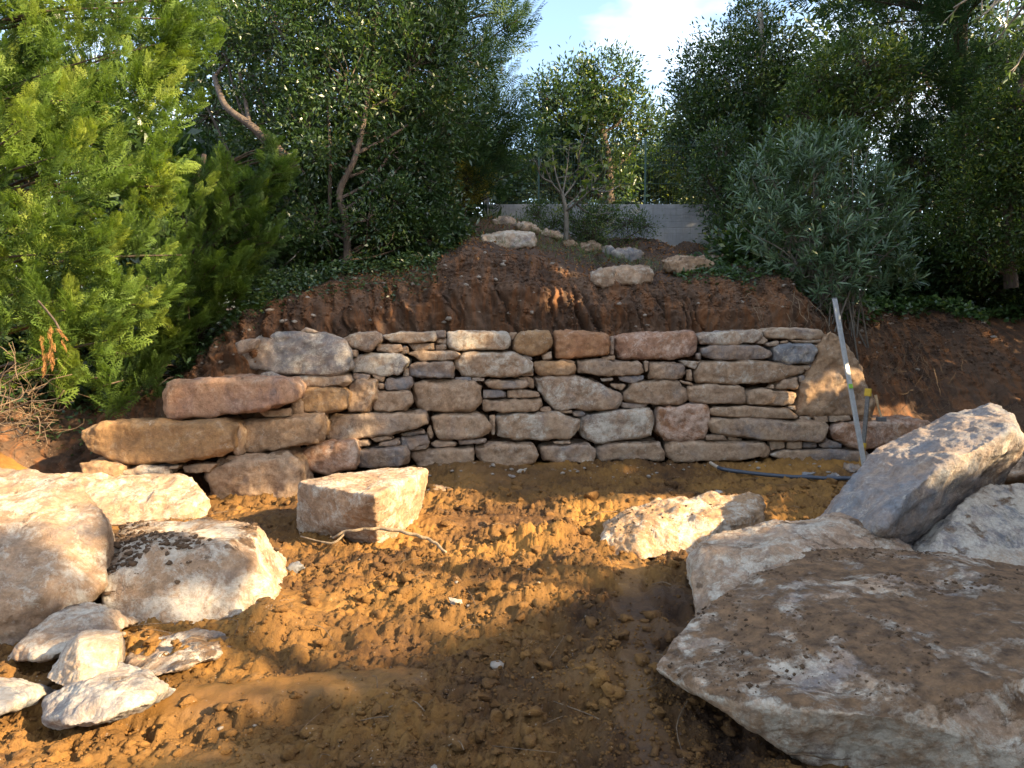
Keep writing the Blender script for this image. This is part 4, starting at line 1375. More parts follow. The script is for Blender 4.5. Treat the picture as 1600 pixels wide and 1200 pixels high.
# crumbs on the bank and slope
xb = rng.uniform(-3.4, 7.0, 16000)
fb = rng.random(16000)
jj = np.searchsorted(XS, xb).clip(1, NX - 1)
ii = (40 + fb * (NB - 41)).astype(int)
Pb = VB.reshape(NB, NX, 3)[ii, jj]
o = scatter('bank_crumbs', Pb, .004 + .022 * rng.random(len(Pb)) ** 4, 1, M_BANK, 4, .8, .4, .5)
tag(o, 'loose crumbs of red brown soil clinging to the cut bank', 'soil', kind='stuff')
kb = rng.choice(len(Pb), 230, replace=False)
o = scatter('bank_stones', Pb[kb], .008 + .035 * rng.random(230) ** 3, 1, M_GRAV, 7, .6, .45, .5, False)
tag(o, 'small stones and chips sticking out of the cut bank', 'stone chips', kind='stuff')
xh = rng.uniform(-2.0, 4.2, 9000)
jj = np.searchsorted(XS, xh).clip(1, NX - 1)
yh = np.interp(xh, XS, yc_) + 5.0 * rng.random(9000) ** 1.2
zh = np.array([np.interp(yv, YH[:, j], ZH[:, j]) for yv, j in zip(yh, jj)])
o = scatter('slope_crumbs', np.stack([xh, yh, zh], 1), .006 + .022 * rng.random(9000) ** 3, 1, M_BANK, 6, .7, .4, .5)
tag(o, 'loose dark soil crumbs and litter on the slope below the garden wall', 'soil', kind='stuff')

# soil lying on the tops of two boulders
def top_soil(src, n, label, seed, smax=.028):
    rg = np.random.default_rng(seed)
    ob = [o_ for o_ in bpy.data.objects if o_.get('label', '').startswith(src)][0]
    me = ob.data
    V = np.empty(len(me.vertices) * 3, dtype=np.float32)
    me.vertices.foreach_get('co', V)
    V = V.reshape(-1, 3).astype(float)
    Nn = np.empty(len(me.vertices) * 3, dtype=np.float32)
    me.vertices.foreach_get('normal', Nn)
    Nn = Nn.reshape(-1, 3)
    k = np.where((Nn[:, 2] > .72) & (V[:, 2] > 0) & (vnoise(V * 3.2, 5) + .5 * vnoise(V * 9, 6) > -.05))[0]
    P = V[rg.choice(k, n)] + np.array(ob.location) + rg.normal(size=(n, 3)) * [.01, .01, .0]
    return tag(scatter('soil_crumbs', P, .0025 + smax * rg.random(n) ** 4, 1, M_TOPSOIL, seed, .7, .35, .7), label, 'soil', kind='stuff')


top_soil('huge flat slab caked', 1700, 'crumbs of dark soil lying on the huge flat slab', 15, .009)
top_soil('white and brown block', 900, 'lumps of soil lying on the white and brown block', 16, .022)
top_soil('elongated ochre', 140, 'thin crumbs of soil on the elongated ochre and white boulder', 17, .010)

# three chips lying on the ground that stand out
def chip(px, py, Y, s, label, color, seed):
    c = Vector(at(px, py, Y))
    r = random.Random(seed)
    z = terr_z(c.x, c.y)
    pts = [(c.x + r.uniform(-1, 1) * s, c.y + r.uniform(-1, 1) * s * .8, z + r.uniform(-.3, 1.0) * s * .8) for _ in range(11)]
    o = make_rock('rock_fragment', pts, max(.006, s * .09), s * .05, seed, 1, s * .04, 1, None, color, .3, .03)
    tag(o, label, 'stone')


chip(815, 733, 7.95, .07, 'angular pale chip by the wall foot, right of the dark slate pieces', (.2, .4, .1, .8), 71)
chip(800, 742, 7.8, .05, 'flat grey chip just left of the angular pale chip by the wall foot', (.1, .8, .1, .5), 72)
chip(460, 872, 4.9, .09, 'small grey stone in the mud right of the white and brown block', (.1, .8, .3, .4), 73)
chip(712, 961, 4.2, .05, 'cream chip lying in the sunlit mud in the middle', (.3, .1, .05, .8), 74)
chip(1120, 762, 7.0, .10, 'pale broken stone on the mud below the bent pipe end', (.3, .4, .3, .6), 75)
chip(1305, 738, 7.75, .09, 'grey stone leaning by the foot of the straightedge', (.3, .6, .3, .5), 76)
chip(1335, 725, 8.0, .11, 'dark buff block behind the foot of the straightedge', (.5, .4, .4, .4), 77)
chip(1262, 741, 7.75, .08, 'blue grey stone just above the pipe, left of the straightedge', (.1, 1., .2, .4), 78)

# grass stalks and twigs
tw = MB()
r_ = random.Random(9)
for i in range(110):
    y = r_.uniform(2.6, 7.6)
    x = r_.uniform(-.6, .6) * y
    if y > ywall(x) - .2:
        continue
    a = r_.uniform(0, 6.28)
    L = r_.uniform(.05, .28)
    z = terr_z(x, y)
    p0 = Vector((x, y, z + .012))
    p1 = Vector((x + math.cos(a) * L, y + math.sin(a) * L, 0))
    p1.z = terr_z(p1.x, p1.y) + r_.uniform(.005, .05)
    p0.z += .01
    mid = (p0 + p1) / 2 + Vector((r_.gauss(0, .15) * L, r_.gauss(0, .15) * L, .02))
    tw.tube(catmull([p0, mid, p1], 3), r_.uniform(.0012, .0030), 4)
tag(tw.build('litter_twigs', M_ROOT, None, (0, 4, 0)), 'thin twigs and root ends scattered over the mud', 'twigs', kind='stuff')

# ------------------------------------------------ vegetation
def unit(a):
    return a / np.maximum(np.linalg.norm(a, axis=-1, keepdims=True), 1e-9)


def leaf_quads(P, A, N, L, W, fold=.25, droop=.15):
    A = unit(A)
    S_ = unit(np.cross(A, N))
    N = np.cross(S_, A)
    L = L[:, None]
    W = W[:, None]
    b = P
    tip = P + A * L - N * L * droop
    m = P + A * L * .48
    r_ = m + S_ * W * .5 + N * W * fold
    l_ = m - S_ * W * .5 + N * W * fold
    V = np.stack([b, r_, tip, l_], 1).reshape(-1, 3)
    F = np.arange(len(P) * 4).reshape(-1, 4)
    return V, F


# lit clearing on the ground; leaves that would shade it are cut from the crowns (x, y on z = 0)
GAP = np.array([(2.75, 5.75), (1.7, 4.85), (0.8, 4.25), (-.1, 3.55), (-1.2, 2.35), (-2.0, 1.3), (-6, -.6), (-22, 4.5), (-22, 17), (-11.5, 11.0), (-6, 8.0), (-3.4, 6.95), (-1.9, 7.25), (-.6, 7.35), (.2, 6.9), (2.6, 6.75)])
HOLES = [(at(850, 480, 9.1), .32), (at(590, 520, 8.7), .16), (at(745, 523, 8.2), .30), (at(1440, 600, 8.9), .42), (at(1520, 600, 9.0), .34), (at(1330, 590, 8.4), .28),
         (at(1395, 645, 8.5), .16), (at(805, 660, 8.3), .12), (at(715, 575, 8.3), .12), (at(190, 620, 7.6), .14), (at(900, 560, 8.4), .14), (at(930, 350, 14.5), .3),
         (at(1010, 740, 8.1), .14), (at(1100, 738, 8.1), .13), (at(1240, 760, 7.0), .12), (at(880, 440, 9.8), .2)]
BARS = []


def ground_shadow(P):
    k = P[:, 2] / S[2]
    return P[:, 0] - S[0] * k, P[:, 1] - S[1] * k


def in_gap(P):
    x, y = ground_shadow(P)
    jx = .10 * vnoise(np.stack([x * 2, y * 2, 0 * x], 1), 71) + .05 * vnoise(np.stack([x * 7, y * 7, 0 * x], 1), 72)
    jy = .10 * vnoise(np.stack([x * 2, y * 2, 0 * x + 9], 1), 73) + .05 * vnoise(np.stack([x * 7, y * 7, 0 * x + 5], 1), 74)
    x, y = x + jx, y + jy
    ins = np.zeros(len(x), bool)
    n = len(GAP)
    for i in range(n):
        x0, y0 = GAP[i]
        x1, y1 = GAP[(i + 1) % n]
        c = ((y0 > y) != (y1 > y))
        with np.errstate(divide='ignore', invalid='ignore'):
            xi = (x1 - x0) * (y - y0) / (y1 - y0) + x0
        ins ^= c & (x < xi)
    # leaves kept by a noise mask to stripe the clearing with shade
    st = (vnoise(np.stack([x * .35 + 3, (y + .39 * x) * 2.6, 0 * x], 1), 75) > .60) & (y < 4.6 + .0 * x)
    ins &= ~st
    for (c, r) in HOLES:
        hx, hy = c[0] - S[0] * c[2] / S[2], c[1] - S[1] * c[2] / S[2]
        ins |= (((x - hx) / 1.6) ** 2 + (y - hy) ** 2) < r * r
    return ins


def blob_pts(rng, blobs, n, shell=.55):
    """points inside ellipsoids, denser towards their skins; returns points and outward normals"""
    vol = np.array([b[3] * b[4] * b[5] for b in blobs]) ** .75
    idx = rng.choice(len(blobs), n, p=vol / vol.sum())
    d = unit(rng.normal(size=(n, 3)))
    rr = shell + (1 - shell) * rng.random(n) ** .6
    Bm = np.array(blobs)
    return Bm[idx, :3] + d * rr[:, None] * Bm[idx, 3:6], d, idx


def px_blobs(lst):
    out = []
    for e in lst:
        px, py, Y, r = e[:4]
        ry = e[4] if len(e) > 4 else r
        c = at(px, py, Y)
        rx = r / F_PX * Y
        rz = ry / F_PX * Y
        out.append((c[0], c[1], c[2], rx, .8 * (rx + rz) / 2, rz))
    return out


def broad_tree(name, label, cat, blobs, n_cl, per, L, W, mat, trunk, bark, seed, cr=.16, tr=.08, lmin=.0, group=None, clip=None, yellow=.06, bare=0, droop=.15, tip=None, up=.35, front=True):
    rng = np.random.default_rng(seed)
    r = random.Random(seed)
    base = Vector(trunk[0])
    e = empty(name, base, label, cat, group)
    # trunk and limbs
    m = MB()
    tp = catmull(trunk, 5)
    n = len(tp)
    m.tube(tp, [tr * (1 - .55 * i / n) * (1.25 if i < 2 else 1) for i in range(n)], 9)
    for b in blobs:
        c = Vector(b[:3])
        # leave the trunk at the nearest lower point
        best = min(tp, key=lambda q: abs((c.z - q.z) - .9 * math.hypot(c.x - q.x, c.y - q.y)))
        mid = best.lerp(c, .5) + Vector((r.gauss(0, .1), r.gauss(0, .1), -.08 * (c - best).length))
        pth = catmull([best, mid, c, c + (c - best).normalized() * b[3] * .4], 4)
        k = len(pth)
        m.tube(pth, [tr * .36 * (1 - .75 * i / k) + .004 for i in range(k)], 6)
    m.build('trunk', bark, e, base)
    C, D, idx = blob_pts(rng, blobs, n_cl)
    tw = MB()
    nt = min(n_cl, 260)
    for i in range(nt):
        b = blobs[idx[i]]
        s_ = Vector(b[:3]) + Vector(D[i]) * b[3] * .15
        tw.tube(wig(s_, C[i], 4, .03, r), [.010, .008, .006, .004, .002], 3)
    for i in range(bare):
        b = blobs[r.randrange(len(blobs))]
        s_ = Vector(b[:3])
        dd = Vector((r.gauss(0, .5), r.gauss(-.3, .4), abs(r.gauss(.6, .3)))).normalized()
        tw.tube(wig(s_, s_ + dd * b[3] * r.uniform(.8, 1.25), 5, .05, r), [.010, .009, .007, .005, .003, .0015], 3)
    tw.build('branches', bark, e, base)
    # leaves
    tot = n_cl * per
    ci = np.repeat(np.arange(n_cl), per)
    crr = cr * rng.uniform(.5, 1.4, n_cl)
    off = rng.normal(size=(tot, 3)) * (crr[ci] * .55)[:, None]
    P = C[ci] + off
    out = unit(unit(off) * .8 + D[ci] * .5 + np.array([0, 0, up]))
    A = unit(out + rng.normal(size=(tot, 3)) * .45)
    N = unit(rng.normal(size=(tot, 3)) * .6 + np.array([0, -.15, .9]))
    LL = L * rng.uniform(.6, 1.25, tot)
    WW = W * rng.uniform(.7, 1.2, tot)
    clt = rng.random(n_cl)
    # young shoots at the outside are yellower
    tint = np.clip(.30 + .22 * rng.normal(size=tot) + .18 * (clt[ci] - .5) + (clt[ci] > 1 - yellow) * .55, 0, 1)
    keep = np.ones(tot, bool)
    if clip is not None:
        keep = ~clip(P)
    P, A, N, LL, WW, tint = P[keep], A[keep], N[keep], LL[keep], WW[keep], tint[keep]
    V, F = leaf_quads(P, A, N, LL, WW, .2, droop)
    o_ = link('crown', mesh_np('crown', V - np.array(base), F, False, np.repeat(tint, 4)), mat, e, tuple(base))
    return e


# ---- conifer sprays
def spray_template(npair=7, sub=1):
    P, A, L, W = [], [], [], []
    for k in range(npair):
        t_ = (k + .4) / npair
        for s_ in (-1, 1):
            an = R(48 - 14 * t_) * s_
            l_ = .42 * (1 - t_) ** .75 + .09
            a = np.array([math.cos(an), math.sin(an), -.12])
            p = np.array([t_, 0, 0])
            P.append(p); A.append(a); L.append(l_); W.append(.046)
            if sub and k < npair - 1:
                for q, s2 in ((.35, 1), (.62, -1)):
                    an2 = an + s2 * R(38)
                    P.append(p + a * l_ * q); A.append(np.array([math.cos(an2), math.sin(an2), -.1])); L.append(l_ * .55); W.append(.036)
    P.append(np.array([.78, 0, 0])); A.append(np.array([1, 0, -.1])); L.append(.30); W.append(.05)
    n = len(P)
    V, F = leaf_quads(np.array(P), np.array(A), np.tile([0, 0, 1.0], (n, 1)), np.array(L), np.array(W), .12, .05)
    return V


def frames(A, roll):
    """rotation matrices whose first column is A"""
    A = unit(A)
    up = np.tile([0, 0, 1.0], (len(A), 1))
    bad = np.abs(A[:, 2]) > .95
    up[bad] = [1, 0, 0]
    s_ = unit(np.cross(up, A))
    n_ = np.cross(A, s_)
    c, s2 = np.cos(roll)[:, None], np.sin(roll)[:, None]
    return np.stack([A, s_ * c + n_ * s2, n_ * c - s_ * s2], -1)


def plume_templates(rng, n=5, nspray=16, npair=7, sub=1, droopy=0.0):
    out = []
    sp = spray_template(npair, sub)
    for _ in range(n):
        t_ = np.sort(rng.random(nspray)) * .92
        t_[-1] = .85
        az = rng.uniform(0, 2 * math.pi, nspray)
        sp_an = R(50) * (1 - .55 * t_)
        A = np.stack([np.cos(sp_an), np.sin(sp_an) * np.cos(az) * 1.0, np.sin(sp_an) * np.sin(az) * .75], 1)
        A[-1] = (1, 0, .05)
        sc = (.46 if nspray < 20 else .28) * (1 - .55 * t_) * rng.uniform(.8, 1.2, nspray)
        M = frames(A, rng.normal(0, .7, nspray))
        org = np.stack([t_ * .78, .02 * rng.normal(size=nspray), .10 * t_ ** 2 + 0 * t_], 1)
        V = np.einsum('nij,vj->nvi', M, sp) * sc[:, None, None] + org[:, None, :]
        out.append(V.reshape(-1, 3))
    return np.array(out)


def conifer(name, label, blobs, n_pl, plen, mat, trunk, seed, templ, tr=.14, dirf=None, shell=.75, tint0=.45, group=None, clip=None, upw=.75, yellow=.15, inner=.25):
    rng = np.random.default_rng(seed)
    r = random.Random(seed)
    base = Vector(trunk[0])
    e = empty(name, base, label, 'tree', group)
    m = MB()
    tp = catmull(trunk, 4)
    n = len(tp)
    m.tube(tp, [tr * (1 - .7 * i / n) for i in range(n)], 9)
    m.build('trunk', M_BARK, e, base)
    C, D, idx = blob_pts(rng, blobs, n_pl, shell)
    A = D * np.array([.8, .8, .35]) + np.array([0, 0, upw])
    if dirf is not None:
        A = A + np.array(dirf)
    A = unit(A + rng.normal(size=A.shape) * .22)
    if clip is not None:
        k = ~clip(C)
        C, D, idx, A = C[k], D[k], idx[k], A[k]
    n_pl = len(C)
    br = MB()
    for i in range(0, n_pl, max(1, n_pl // 130)):
        s_ = min(tp, key=lambda q: abs(q.z - (C[i][2] - .5)))
        mid_ = s_.lerp(Vector(C[i]), .55) + Vector((0, 0, .1))
        br.tube(catmull([s_, mid_, Vector(C[i])], 3), [.022, .020, .018, .014, .011, .008, .005], 4)
    br.build('branches', M_BARK, e, base)
    PL = plen * rng.uniform(.6, 1.35, n_pl)
    M = frames(A, rng.uniform(-.7, .7, n_pl))
    nt = len(templ)
    vi = rng.integers(0, nt, n_pl)
    C = C - A * (PL * .45)[:, None]
    V = np.einsum('nij,nvj->nvi', M, templ[vi]) * PL[:, None, None] + C[:, None, :]
    nv = V.shape[1]
    tt = tint0 + .14 * rng.normal(size=n_pl) + (rng.random(n_pl) < yellow) * .3
    # each sprig is paler towards the plume's tip (new growth)
    along = templ[vi][:, :, 0]
    T = np.clip(tt[:, None] + .35 * (along - .55) + .10 * rng.normal(size=along.shape), 0, 1)
    V = V.reshape(-1, 3) - np.array(base)
    F = np.arange(len(V)).reshape(-1, 4)
    link('crown', mesh_np('crown', V, F, False, T.ravel()), mat, e, tuple(base))
    return e


_rg = np.random.default_rng(3)
T_NEAR = plume_templates(_rg, 6, 36, 6, 1)
T_FAR = plume_templates(_rg, 4, 12, 6, 0)


def T3(x, y, z0, *more):
    return [(x, y, z0)] + list(more)


# near cypress, bright in the sun
conifer('cypress_tree', 'big bright green sunlit cypress filling the left edge of the photo',
        px_blobs([(20, 60, 6.3, 190), (170, 30, 6.7, 120), (250, 60, 7.0, 80), (300, 20, 7.2, 65), (40, 300, 6.0, 190), (190, 200, 6.5, 110), (250, 260, 6.8, 75), (290, 300, 7.0, 45), (60, 430, 5.9, 130), (190, 400, 6.3, 90),
                  (110, 520, 6.0, 85), (170, 500, 6.3, 60), (20, 560, 5.7, 60), (-150, 300, 6.2, 220), (-150, 0, 6.4, 220)]),
        520, .62, M_CYP, [(-5.3, 6.8, .5), (-5.3, 6.8, 2.5), (-5.2, 6.8, 5.5)], 21, T_NEAR, .16, (.30, -.15, 0), .60, .46)
# shaded second cypress
conifer('cypress_tree', 'darker green cypress with drooping shaded plumes right behind the bright cypress',
        px_blobs([(360, 300, 8.3, 65), (410, 270, 8.6, 45), (440, 250, 8.6, 28), (330, 390, 8.1, 80), (400, 370, 8.3, 50), (280, 460, 7.9, 75), (360, 450, 8.2, 55), (230, 520, 7.7, 60), (300, 520, 7.9, 35), (180, 590, 7.5, 45), (240, 590, 7.6, 25)]),
        190, .62, M_CYP, [(-3.75, 8.6, .9), (-3.8, 8.7, 2.5), (-3.6, 8.8, 3.6)], 22, T_NEAR, .07, (.25, -.1, 0), .6, .32, yellow=.06)
# tall cypress in the middle distance
conifer('cypress_tree', 'tall dark cypress with feathery plumes against the sky, left of the sky gap',
        px_blobs([(700, 20, 12.6, 110), (770, 60, 12.4, 62), (800, 10, 12.4, 34), (640, -60, 12.8, 120), (760, 150, 12.3, 80), (800, 200, 12.2, 48), (720, 230, 12.3, 90), (785, 250, 12.2, 45), (700, -150, 12.8, 110), (770, 290, 12.4, 22)]),
        420, .85, M_CYPD, [(-1.1, 12.9, 3.2), (-1.1, 12.9, 5), (-1.0, 12.9, 8)], 23, T_FAR, .15, (.25, -.1, .1), .6, .38)
# big dark conifer on the right
conifer('cypress_tree', 'very tall blackish green conifer on the right, rising out of the top of the photo',
        px_blobs([(1400, 20, 13.8, 110), (1480, 60, 13.5, 110), (1350, -60, 14, 110), (1560, 0, 13.6, 100), (1420, 160, 13.6, 100), (1500, 220, 13.4, 100), (1560, 140, 13.4, 80), (1380, 260, 13.7, 75), (1470, 330, 13.4, 80), (1450, -140, 14, 150)]),
        480, .95, M_CYPD, [(8.3, 14, 2.1), (8.3, 14, 5), (8.2, 14, 9)], 24, T_FAR, .2, (-.15, -.2, .1), .6, .18, yellow=.03)

# broad leaved trees
broad_tree('strawberry_tree', 'dense dark strawberry tree with slanting bare stems left of centre', 'tree',
           px_blobs([(450, 60, 10.6, 90), (560, 40, 10.4, 110), (640, 110, 10.2, 90), (520, 150, 10.3, 90), (600, 210, 10.1, 90), (690, 190, 10.2, 65), (430, 190, 10.7, 70), (480, 250, 10.5, 60), (650, 270, 10.1, 70), (720, 90, 10.8, 60), (400, 0, 10.8, 80), (640, 0, 10.6, 100), (610, 240, 9.7, 48), (480, 200, 9.8, 50), (545, 130, 9.8, 65), (460, 300, 9.5, 30)]),
           1080, 44, .085, .030, M_LEAF, [at(543, 412, 9.35), at(541, 350, 9.35), at(531, 300, 9.35), at(557, 240, 9.4), at(575, 150, 9.8), at(590, 20, 10.3)], M_BARKB, 31, .17, .052, yellow=.05, bare=30)
broad_tree('strawberry_tree', 'thin stemmed evergreen shrub tree behind the shaded cypress, leaves down to the undergrowth', 'tree',
           px_blobs([(440, 320, 10.2, 60), (490, 330, 9.9, 55), (560, 330, 9.8, 50), (620, 340, 9.9, 60), (680, 320, 10.2, 50), (590, 290, 10.2, 60), (500, 280, 10.2, 50), (660, 370, 9.8, 38), (575, 345, 9.2, 34), (490, 352, 9.2, 32), (615, 320, 9.4, 42), (500, 230, 9.3, 34)]),
           600, 40, .070, .028, M_LEAF, [at(520, 408, 9.5), at(515, 340, 9.5), at(516, 250, 9.5), at(512, 160, 9.9)], M_BARKB, 32, .15, .032, yellow=.05, bare=25)
_t = broad_tree('leaning_tree', 'dark tree whose bare brown trunk slants down to the right behind the cypresses', 'tree',
           px_blobs([(350, 80, 11.5, 60), (400, 130, 11.6, 50), (330, 180, 11.5, 50), (360, 40, 11.8, 70), (420, 30, 11.8, 60)]),
           150, 30, .08, .032, M_LEAF, [at(520, 400, 10.0), at(480, 290, 9.8), at(437, 236, 9.7), at(390, 195, 9.8), at(352, 165, 10.1), at(335, 120, 10.8)], M_BARKB, 33, .2, .075)
broad_tree('bay_tree', 'rounded olive green tree on the skyline beyond the fence, under the sky gap', 'tree',
           px_blobs([(900, 140, 18.5, 42), (950, 130, 18.5, 48), (975, 180, 18.5, 40), (880, 190, 18.3, 55), (850, 150, 18.5, 28), (930, 220, 18.3, 55), (850, 230, 18.2, 40), (900, 270, 18.2, 45), (1010, 200, 18.8, 30), (955, 280, 18.3, 38), (850, 290, 18.2, 34)]),
           560, 36, .13, .050, M_LEAF, [at(952, 330, 18), at(950, 250, 18.1), at(935, 180, 18.3), at(925, 130, 18.4)], M_BARK, 34, .30, .12, yellow=.14, bare=20)
broad_tree('holm_oak', 'broad dark green tree with a pale bare top right of the sky gap', 'tree',
           px_blobs([(1098, 122, 15.8, 46), (1142, 70, 15.8, 40), (1180, 30, 15.8, 34), (1210, 90, 15.6, 55), (1150, 140, 15.4, 75), (1080, 180, 15.6, 50), (1220, 180, 15.2, 70), (1130, 220, 15.2, 75), (1060, 240, 15.6, 38), (1190, 260, 15, 75), (1110, 290, 15, 50), (1270, 125, 15.4, 48)]),
           900, 38, .10, .040, M_LEAF, [at(1195, 330, 15), at(1190, 230, 15.1), at(1192, 120, 15.2), at(1188, 20, 15.3)], M_BARKG, 35, .26, .11, yellow=.14, bare=60)
broad_tree('pittosporum_tree', 'yellowish green leafy boughs in front of the dark conifer, above the oleander', 'tree',
           px_blobs([(1290, 130, 12.6, 55), (1350, 110, 12.5, 55), (1400, 110, 12.4, 32), (1330, 170, 12.4, 55), (1270, 190, 12.5, 55), (1390, 160, 12.4, 30), (1260, 240, 12.4, 50)]),
           330, 40, .085, .034, M_LEAF2, [at(1330, 400, 12.5), at(1315, 280, 12.5), at(1300, 200, 12.5), at(1310, 120, 12.5)], M_BARK, 36, .18, .08, yellow=.16, bare=8)
broad_tree('olive_green_tree', 'mid green tree cut by the right edge of the photo, over the ivy', 'tree',
           px_blobs([(1540, 230, 11.6, 60), (1590, 170, 11.4, 60), (1580, 270, 11.2, 60), (1530, 310, 11.4, 55), (1600, 350, 11, 60), (1490, 360, 11.6, 45), (1540, 390, 11.2, 50), (1650, 250, 11.2, 90), (1580, 100, 11.6, 40)]),
           520, 42, .080, .030, M_LEAF2, [at(1580, 450, 11.2), at(1575, 330, 11.2), at(1590, 200, 11.3), at(1600, 80, 11.4)], M_BARK, 37, .19, .08, yellow=.06)
broad_tree('laurel_bush', 'dark bush between the oleander and the fence, in front of the concrete wall', 'bush',
           px_blobs([(1110, 290, 13.2, 40), (1150, 330, 12.8, 45), (1130, 250, 13.4, 45), (1190, 290, 12.8, 50), (1130, 360, 12.6, 26)]),
           190, 40, .085, .030, M_LEAF, [at(1150, 375, 12.9), at(1150, 330, 12.9), at(1148, 270, 13)], M_BARK, 38, .18, .04)
broad_tree('dark_tree', 'shadowy tree filling the dark gap between the oleander and the right edge', 'tree',
           px_blobs([(1400, 330, 12.8, 60), (1440, 400, 12.2, 50), (1490, 430, 12, 40), (1380, 400, 12.4, 50), (1440, 260, 13, 60), (1540, 440, 12, 40)]),
           330, 36, .085, .034, M_LEAF, [at(1440, 470, 12.6), at(1440, 380, 12.7), at(1430, 280, 12.9)], M_BARK, 39, .2, .07, yellow=.03)
broad_tree('golden_bush', 'golden yellow bush at the gate, left of the concrete wall', 'bush',
           px_blobs([(728, 285, 12.0, 26), (705, 300, 11.8, 22), (748, 275, 12.2, 22), (740, 300, 12.1, 16)]),
           100, 46, .040, .016, M_GOLD, [at(725, 345, 12.1), at(727, 315, 12.1), at(728, 285, 12.1)], M_BARK, 40, .12, .02, yellow=.2)
broad_tree('rosemary_bush', 'low grey green bush at the foot of the concrete wall, right of the fig tree', 'bush',
           px_blobs([(905, 350, 13.0, 28), (940, 345, 13.3, 30), (980, 348, 13.6, 24), (925, 362, 12.6, 26), (870, 345, 13.4, 22), (840, 338, 13.8, 20), (1010, 352, 13.8, 18)]),
           230, 40, .060, .016, M_LEAF2, [at(930, 376, 13), at(930, 360, 13), at(932, 345, 13)], M_BARK, 41, .14, .02)
# hedge plants beyond the fence
for px, Y, s_, lb_, seed_ in ((790, 20, 30, 'pale bushy tree beyond the fence at the gate, left of the fence post', 51), (880, 22, 45, 'dark tree beyond the fence directly behind the fig tree', 52), (985, 21, 42, 'dark round bush beyond the fence between the two fence posts', 53),
                              (1060, 20, 42, 'pale olive bush beyond the fence right of the tall post', 54)):
    broad_tree('far_tree', lb_, 'tree', px_blobs([(px, 290, Y, s_), (px - s_ * .5, 262, Y, s_ * .7), (px + s_ * .6, 270, Y + .5, s_ * .7)]),
               230, 36, .14, .055, M_LEAF2 if seed_ in (51, 54) else M_LEAF, [at(px, 335, Y), at(px, 300, Y), at(px, 270, Y)], M_BARK, seed_, .3, .08, yellow=.12)
# backdrop of woodland so that the sky shows only where it should
for i, (px, py, Y, r_x, r_y) in enumerate([(150, 150, 16, 260, 260), (470, 120, 17, 200, 240), (650, 260, 15, 120, 90), (1180, 240, 22, 160, 120), (1420, 140, 19, 190, 240), (1600, 280, 17, 140, 220), (330, 330, 13, 130, 90), (60, 330, 10.5, 230, 230)]):
    lab = ['distant dark evergreen behind the bright left cypress', 'distant dark evergreen behind the strawberry tree crowns', 'low dark evergreen behind the strawberry tree stems', 'distant dark evergreen behind the tree with the bare top',
           'distant dark evergreen behind the tall right conifer', 'distant dark evergreen behind the tree at the right edge', 'low dark evergreen behind the two left cypresses', 'dark evergreen close behind the bright left cypress'][i]
    c = at(px, py, Y)
    broad_tree('evergreen_tree', lab, 'tree', [(c[0], Y, c[2], r_x / F_PX * Y, 1.2, r_y / F_PX * Y)], 420, 26, .20, .09, M_LEAF, [(c[0], Y, 2.5), (c[0], Y, 3.5), (c[0], Y, c[2])], M_BARK, 60 + i, .42, .14, yellow=.03)


